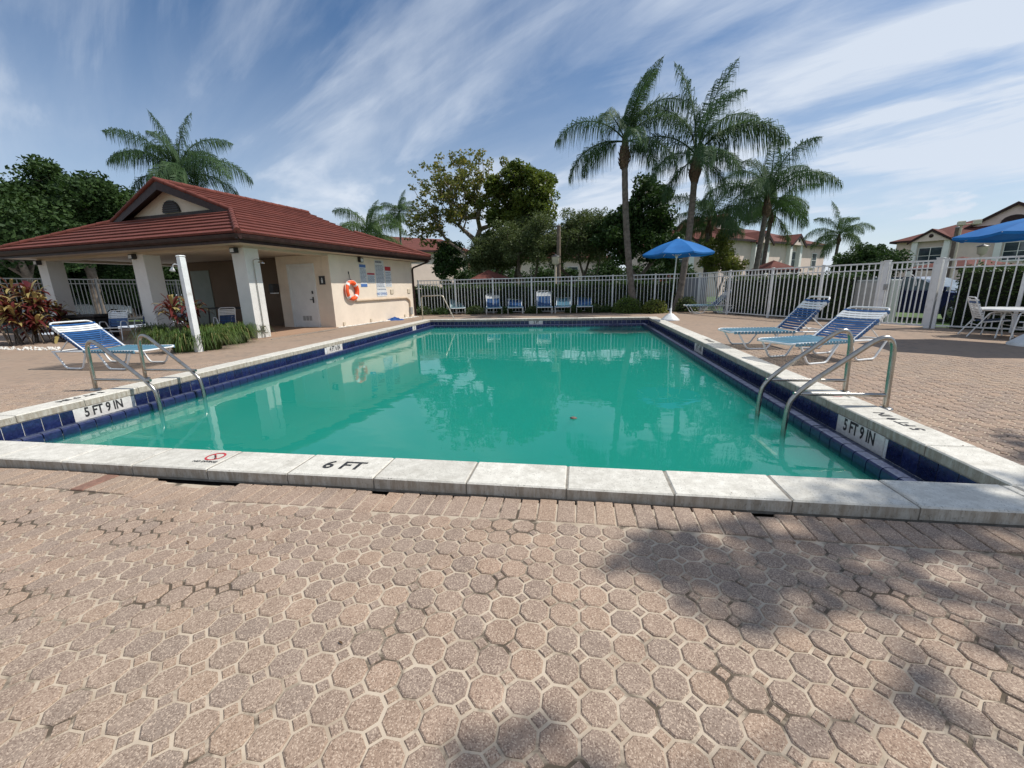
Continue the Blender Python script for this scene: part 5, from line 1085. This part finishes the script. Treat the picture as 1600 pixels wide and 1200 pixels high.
# ------------------------------------------------------------------ houses, vehicles, lamps beyond the fence
def pane_window(o, x, z, w, h, double=False, y=0.0, shutters=False):
    f = MB(); t = .07
    f.box((x-w/2-t, y-.06, z-t), (x+w/2+t, y-.001, z)); f.box((x-w/2-t, y-.06, z+h), (x+w/2+t, y-.001, z+h+t)); f.box((x-w/2-t, y-.06, z), (x-w/2, y-.001, z+h)); f.box((x+w/2, y-.06, z), (x+w/2+t, y-.001, z+h))
    f.box((x-w/2, y-.045, z+h*.5-.025), (x+w/2, y-.03, z+h*.5+.025))
    if double: f.box((x-.03, y-.05, z), (x+.03, y-.026, z+h))
    f = f.build('window', M_HWHITE, o); MB().box((x-w/2, y-.025, z), (x+w/2, y-.002, z+h)).build('pane', M_GLASS, f)
    MB().box((x-w/2-.15, y-.11, z-.16), (x+w/2+.15, y-.0015, z-t-.001)).build('sill', M_HWHITE, f)
def house(p0, p1, depth, eave, rise, label, bays=(), windows=(), hipfrac=1.0, name='house', gables=(), over=.55):
    """front wall runs p0->p1 (seen from its -y side); local x along the wall, y into the house"""
    p0, p1 = Vector(p0), Vector(p1); L = (p1-p0).length; a = math.atan2(p1.y-p0.y, p1.x-p0.x); o = empty(name, (p0.x, p0.y, GZ), a, label, 'house', 'two-storey houses beyond the fence'); E = eave-GZ
    MB().box((0, 0, 0), (L, depth, E)).build('wall', M_HWALL, o)
    h = min(depth, L)/2; P = lambda x, y, z: Vector((x, y, z)); v = over; r = rise; x0, x1, y0, y1 = -v, L+v, -v, depth+v; hh = (depth+2*v)/2; rx0, rx1 = x0+hh*hipfrac, x1-hh*hipfrac; ry = depth/2
    rf = MB(); rf.add([P(x0, y0, E), P(x1, y0, E), P(x1, y1, E), P(x0, y1, E), P(rx0, ry, E+r), P(rx1, ry, E+r)], [(0, 1, 5, 4), (1, 2, 5), (2, 3, 4, 5), (3, 0, 4), (3, 2, 1, 0)]); rf = rf.build('roof', M_HROOF, o)
    fa = MB(); t = .06
    fa.box((x0, y0, E-.22), (x1, y0+t, E-.002)); fa.box((x0, y1-t, E-.22), (x1, y1, E-.002)); fa.box((x0, y0+t, E-.22), (x0+t, y1-t, E-.002)); fa.box((x1-t, y0+t, E-.22), (x1, y1-t, E-.002)); fa.build('fascia', M_BROWN, o)
    for x, w, z, hgt, dbl in windows: pane_window(o, x, z, w, hgt, dbl)
    for x, w, wz, wh, dbl in bays:    # white pier bay with small gable
        b = MB(); b.box((x-w/2-.5, -.45, 0), (x-w/2, -.001, E-.05)); b.box((x+w/2, -.45, 0), (x+w/2+.5, -.001, E-.05)); b.build('pier', M_HWHITE, o)
        pane_window(o, x, wz, w*.86, wh, dbl)
        g = MB(); gh = .9*(w+1)/3; hw = w/2+.85; g.prism([P(x-hw+.25, -.62, E-.25), P(x+hw-.25, -.62, E-.25), P(x, -.62, E+gh-.1)], (0, .12, 0)); g = g.build('bay_gable', M_HWALL, o)
        rr = MB(); 
        for s in (1, -1): rr.prism([P(x+s*hw, -.75, E-.28), P(x, -.75, E+gh+.05), P(x, -.75, E+gh-.20), P(x+s*hw, -.75, E-.50)], (0, .13, 0)); 
        rr.build('gable_trim', M_BROWN, o)
        rt = MB(); d2 = (gh+.3)/r*hh if r else 2
        for s in (1, -1): rt.prism([P(x+s*hw, -.76, E-.28), P(x, -.76, E+gh+.07), P(x, 2.2, E+gh+.07), P(x+s*hw, .6, E-.2)], (0, 0, .05))
        rt.build('bay_roof', M_HROOF, o)
        m = MB(); m.lathe([(.001, 0), (.2, 0), (.2, .03), (.001, .03)], 12); m.v = [(x+q[0], -.625-q[2], E+gh*.32+q[1]) for q in m.v]; m.build('round_vent', M_BROWN, g)
    for x, w, gz, gy in gables:      # upper dutch gable with arched vent
        g = MB(); gh = w*.30; g.prism([P(x-w/2, gy, gz), P(x+w/2, gy, gz), P(x, gy, gz+gh)], (0, .15, 0)); g = g.build('upper_gable', M_HWALL, o)
        rr = MB()
        for s in (1, -1): rr.prism([P(x+s*(w/2+.5), gy-.3, gz-.12), P(x, gy-.3, gz+gh+.2), P(x, gy-.3, gz+gh-.05), P(x+s*(w/2+.5), gy-.3, gz-.36)], (0, .28, 0))
        rr.build('gable_trim', M_BROWN, o); rt = MB()
        for s in (1, -1): rt.prism([P(x+s*(w/2+.5), gy-.31, gz-.12), P(x, gy-.31, gz+gh+.2), P(x, gy+5, gz+gh+.2), P(x+s*(w/2+.5), gy+5, gz-.12)], (0, 0, .06))
        rt.build('gable_roof', M_HROOF, o)
        m = MB(); m.prism([(x+.5*w*.16*math.cos(t)*2, gy-.02, gz+.12+w*.12*math.sin(t)) for t in np.linspace(0, PI, 9)], (0, -.05, 0)); m.build('arched_vent', M_BROWN, g)
    return o
hb0, hb1 = pz(1128, 372, 5.4), pz(1290, 384, 5.4); LB = (hb1-hb0).length
def along(p0, p1, x, y, z=5.4):   # distance along p0->p1 of the pixel ray meeting that vertical plane
    d = Vector(ray(x, y)); e = (p1-p0); e.z = 0; n = Vector((-e.y, e.x, 0)).normalized(); C_ = Vector(CAM); t = (p0-C_).dot(n)/d.dot(n); return ((C_+d*t)-p0).dot(e.normalized())
B = lambda x: along(hb0, hb1, x, 400)
house(hb0, hb1, 12, 5.4, 2.3, 'pale house with white piers and sunlit front behind the palms', bays=[(B(1237), 1.9, 2.9, 1.75, False), (B(1184), 1.9, 2.9, 1.75, False)], windows=[(B(1272), 1.15, 3.0, 1.55, False), (B(1137), 1.15, 3.0, 1.55, False)], gables=[(B(1160), 4.5, 6.9, 2.2)])
ha1 = hb0; ha0 = pz(1052, 377, 5.4); nb = (hb1-hb0).normalized()
house(ha0-nb*.2+Vector((0, -.6, 0)), ha1-nb*.25+Vector((0, -.15, 0)), 7, 5.38, 1.9, 'shaded wing of the pale house behind the umbrella', bays=[(along(ha0, ha1, 1062, 400), 1.7, 2.9, 1.7, False)], windows=[(along(ha0, ha1, 1108, 400), 1.2, 3.0, 1.5, False)], gables=[(along(ha0, ha1, 1083, 400)+.4, 2.8, 6.3, 1.6)])
hc0, hc1 = pz(1402, 377.7, 5.4), pz(1660, 357, 5.4)
Cc = lambda x: along(hc0, hc1, x, 385)
house(hc0, hc1, 11, 5.4, 2.1, 'shaded house with red roof and white piers past the gate', bays=[(Cc(1455), 2.2, 2.95, 1.7, True), (Cc(1592), 2.2, 2.95, 1.7, True)], windows=[], gables=[(Cc(1566), 6.2, 6.7, 2.4)], hipfrac=.9)
ha0, ha1 = pz(612, 389.5, 5.4), pz(730, 393.5, 5.4); A_ = lambda x: along(ha0, ha1, x, 400)
house(ha0, ha1, 10, 5.4, 1.9, 'plain tan house with red roof behind the half-bare tree', hipfrac=.25, windows=[(A_(604), 1.1, 3, 1.4, False)])
hd0 = ha1+(ha1-ha0).normalized()*1.0+Vector((0, 2, 0)); hd0 = pz(738, 399, 5.0); hd1 = pz(960, 398, 5.0)
house(hd0, hd1, 10, 4.6, 1.6, 'low pink house glimpsed behind the grey-green trees', windows=[(along(hd0, hd1, x, 410), 1.3, 2.2, 1.5, False) for x in (775, 895)])
def kiosk(x, y, Y, w, label):
    c = at(x, y, Y); o = empty('kiosk', (c.x, Y, GZ), .3, label, 'kiosk', 'small red-roofed kiosks'); h = c.z-GZ; e = h-.55
    mb = MB(); mb.add([(-w, -w, e), (w, -w, e), (w, w, e), (-w, w, e), (0, 0, h)], [(0, 1, 4), (1, 2, 4), (2, 3, 4), (3, 0, 4), (3, 2, 1, 0)]); mb.build('roof', M_HROOF, o)
    mb = MB(); mb.box((-w*.99, -w*.99, e-.12), (w*.99, w*.99, e-.002)); mb.build('fascia', M_BROWN, o)
    for sx in (-1, 1):
        for sy in (-1, 1): MB().box((sx*w*.8-.06, sy*w*.8-.06, 0), (sx*w*.8+.06, sy*w*.8+.06, e-.121)).build('post', M_BROWN, o)
kiosk(763, 421.5, 23.5, 1.2, 'dark brown kiosk roof showing above the far fence'); kiosk(1209, 406.5, 26, .95, 'red kiosk roof showing above the side fence')
kiosk(1505, 401, 27, 1.6, 'red kiosk roof beyond the gate fence')
def wood_pole(x, ytop, Y, label, lamp=True):
    c = at(x, ytop, Y); o = empty('wooden_pole', (c.x, Y, GZ), 0, label, 'pole'); mb = MB(); mb.tube([(0, 0, -.1), (0, 0, c.z-GZ)], [.13, .10], 8); mb.build('shaft', M_WOODP, o)
    mb = MB(); mb.lathe([(.11, 0), (.12, .04), (.02, .07)], 8); mb.build('cap', M_GREYM, o, (0, 0, c.z-GZ))
wood_pole(873, 353, 22.6, 'plain wooden pole between the two grey-green trees')
def lamp_post(x, ytop, Y, label):
    c = at(x, ytop, Y); o = empty('lamp_post', (c.x, Y, GZ), 0, label, 'street lamp'); h = c.z-GZ
    mb = MB(); mb.tube([(0, 0, 0), (0, 0, h-.5)], [.07, .05], 8); mb.build('post', M_BEIGE, o)
    mb = MB(); mb.lathe([(.06, h-.5), (.17, h-.42), (.20, h-.12), (.21, h-.1)], 8); mb.build('lantern', M_LAMP, o); mb = MB(); mb.lathe([(.25, h-.1), (.22, h-.06), (.05, h), (.02, h+.04)], 8); mb.build('lantern_roof', M_DARKM, o)
lamp_post(868, 398, 21.6, 'short lantern post beside the wooden pole')
c = at(1503, 349, 24); o = empty('street_lamp', (c.x, 24, GZ), R(-30), 'tall pole with two boxy floodlights past the gate', 'street lamp'); h = c.z-GZ
mb = MB(); mb.tube([(0, 0, 0), (0, 0, h-.02)], [.06, .045], 8); mb.tube([(-.1, 0, h-.06), (.5, 0, h-.06)], .025, 6); mb.build('pole', M_BEIGE, o)
for x in (-.02, .50): MB().box((x-.13, -.16, h-.10), (x+.13, .16, h+.10), bev=.02).build('lamp_head', M_LAMP, o)
wood_pole(1497, 356, 26, 'dark wooden pole behind the twin floodlights')
lamp_post(1537, 382, 24.5, 'short dark lantern near the gate fence')

def car(loc, rz, label, paint, L=4.5, W=1.8, H=1.5, suv=True):
    o = empty('parked_car', loc, rz, label, 'car', 'cars parked outside the fence')
    body = [(-L/2, .35), (-L/2, .75), (-L/2+.1, .95), (-L*.30, 1.02) if not suv else (-L/2+.25, 1.02), (L*.20, 1.0), (L*.42, .88), (L/2, .70), (L/2, .35), (L/2-.15, .25), (-L/2+.15, .25)]
    def shell(prof, w, name, mat, inset=.0, bev=.1):
        n = len(prof); mb = MB(); vs = []
        for y, k in ((-w, inset), (-w+bev, 0), (w-bev, 0), (w, inset)):
            cx = sum(p[0] for p in prof)/n; cz = sum(p[1] for p in prof)/n
            vs += [((x-cx)*(1-k)+cx, y, (z-cz)*(1-k)+cz) for x, z in prof]
        fs = [tuple(range(n)), tuple(range(3*n, 4*n))[::-1]]
        for r in range(3):
            for i in range(n): fs.append((r*n+i, (r+1)*n+i, (r+1)*n+(i+1) % n, r*n+(i+1) % n))
        mb.add(vs, fs); return mb.build(name, mat, o)
    shell(body, W/2, 'body', paint, .05, .12)
    rear = -L/2+.18 if suv else -L*.36
    cab = [(rear, 1.0), (rear+.22, H-.08), (rear+.5, H), (L*.02, H), (L*.09, H-.06), (L*.25, .99)]
    shell([(x, z) for x, z in cab], W/2-.10, 'cabin', M_CARG, .06, .18)
    rf = [(rear+.30, H-.05), (rear+.5, H+.015), (L*.02, H+.015), (L*.07, H-.045)]; shell(rf, W/2-.20, 'roof', paint, .02, .1)
    for s in (1, -1):
        mb = MB(); y = s*(W/2-.13)
        for a, b in (((L*.25, 1.0), (L*.05, H-.05)), ((-.1, 1.0), (-.12, H-.03)), ((rear+.35, 1.0), (rear+.42, H-.04))): mb.tube([(a[0], s*(W/2-.09), a[1]), (b[0], s*(W/2-.20), b[1])], .035, 5)
        mb.build('pillar', paint, o)
        MB().box((L*.20, s*(W/2+.02)-.08, .98), (L*.25, s*(W/2+.02)+.08, 1.12), bev=.02).build('wing_mirror', paint, o)
        MB().box((L/2-.14, s*W*.36-.16, .66), (L/2+.012, s*W*.36+.16, .80), bev=.02).build('headlight', M_SIGNW, o); MB().box((-L/2-.012, s*W*.38-.12, .72), (-L/2+.1, s*W*.38+.12, .94), bev=.02).build('tail_light', M_SIGNR, o)
        for x in (L*.31, -L*.30):
            w = MB(); w.lathe([(.2, -.1), (.33, -.1), (.34, -.06), (.34, .06), (.33, .1), (.2, .1)], 20); wh = w.build('wheel', M_TYRE, o, (x, s*(W/2-.09), .34)); wh.rotation_euler = (PI/2, 0, 0)
            m = MB(); m.lathe([(.02, -.11), (.19, -.10), (.21, -.09), (.21, .09), (.19, .10), (.02, .11)], 14); m.build('rim', M_RIM, wh)
    MB().box((L/2-.05, -.45, .46), (L/2+.016, .45, .62), bev=.01).build('grille', M_DARKM, o)
    return o
c = at(1418, 470, 16.4); car((c.x+.5, 16.6, -.215), R(-62), 'dark blue car parked nose towards the white gate', M_CARB, H=1.42)
car((-29.5, 20.6, -.215), R(62), 'white car glimpsed through the pavilion and side fence', M_CARW)

# leaf litter scattered on the deck
def litter():
    C = []
    while len(C) < 80:
        a, b = random.uniform(-6.5, 7.5), random.uniform(.5, 9)
        if XL-.02 < a < XR+.02 and b > YN-.02: continue
        if in_bld(a, b, .1): continue
        C.append((a, b, (0 if XL-CW < a < XR+CW and b > YN-CW else float(deckz(a, b)))+.006))
    C = np.array(C); n = len(C); d = RNG.normal(0, 1, (n, 3)); d[:, 2] *= .15; d /= np.linalg.norm(d, axis=1, keepdims=True); w = np.cross(d, [0, 0, 1.]); w /= np.linalg.norm(w, axis=1, keepdims=True); w[:, 2] += RNG.normal(0, .2, n)
    L = RNG.uniform(.005, .018, (n, 1)); V = np.stack([C-d*L, C+w*L*.35+[0, 0, .003], C+d*L, C-w*L*.35+[0, 0, .001]], 1).reshape(-1, 3)
    tag(link('leaf_litter', np_mesh('leaf_litter', V, np.arange(4*n).reshape(-1, 4), leafmat('dry_leaf', (.05, .03, .018), (.15, .09, .045), .1, .8))), 'tiny dry brown leaves scattered over the paving', 'leaves', kind='stuff')
litter()
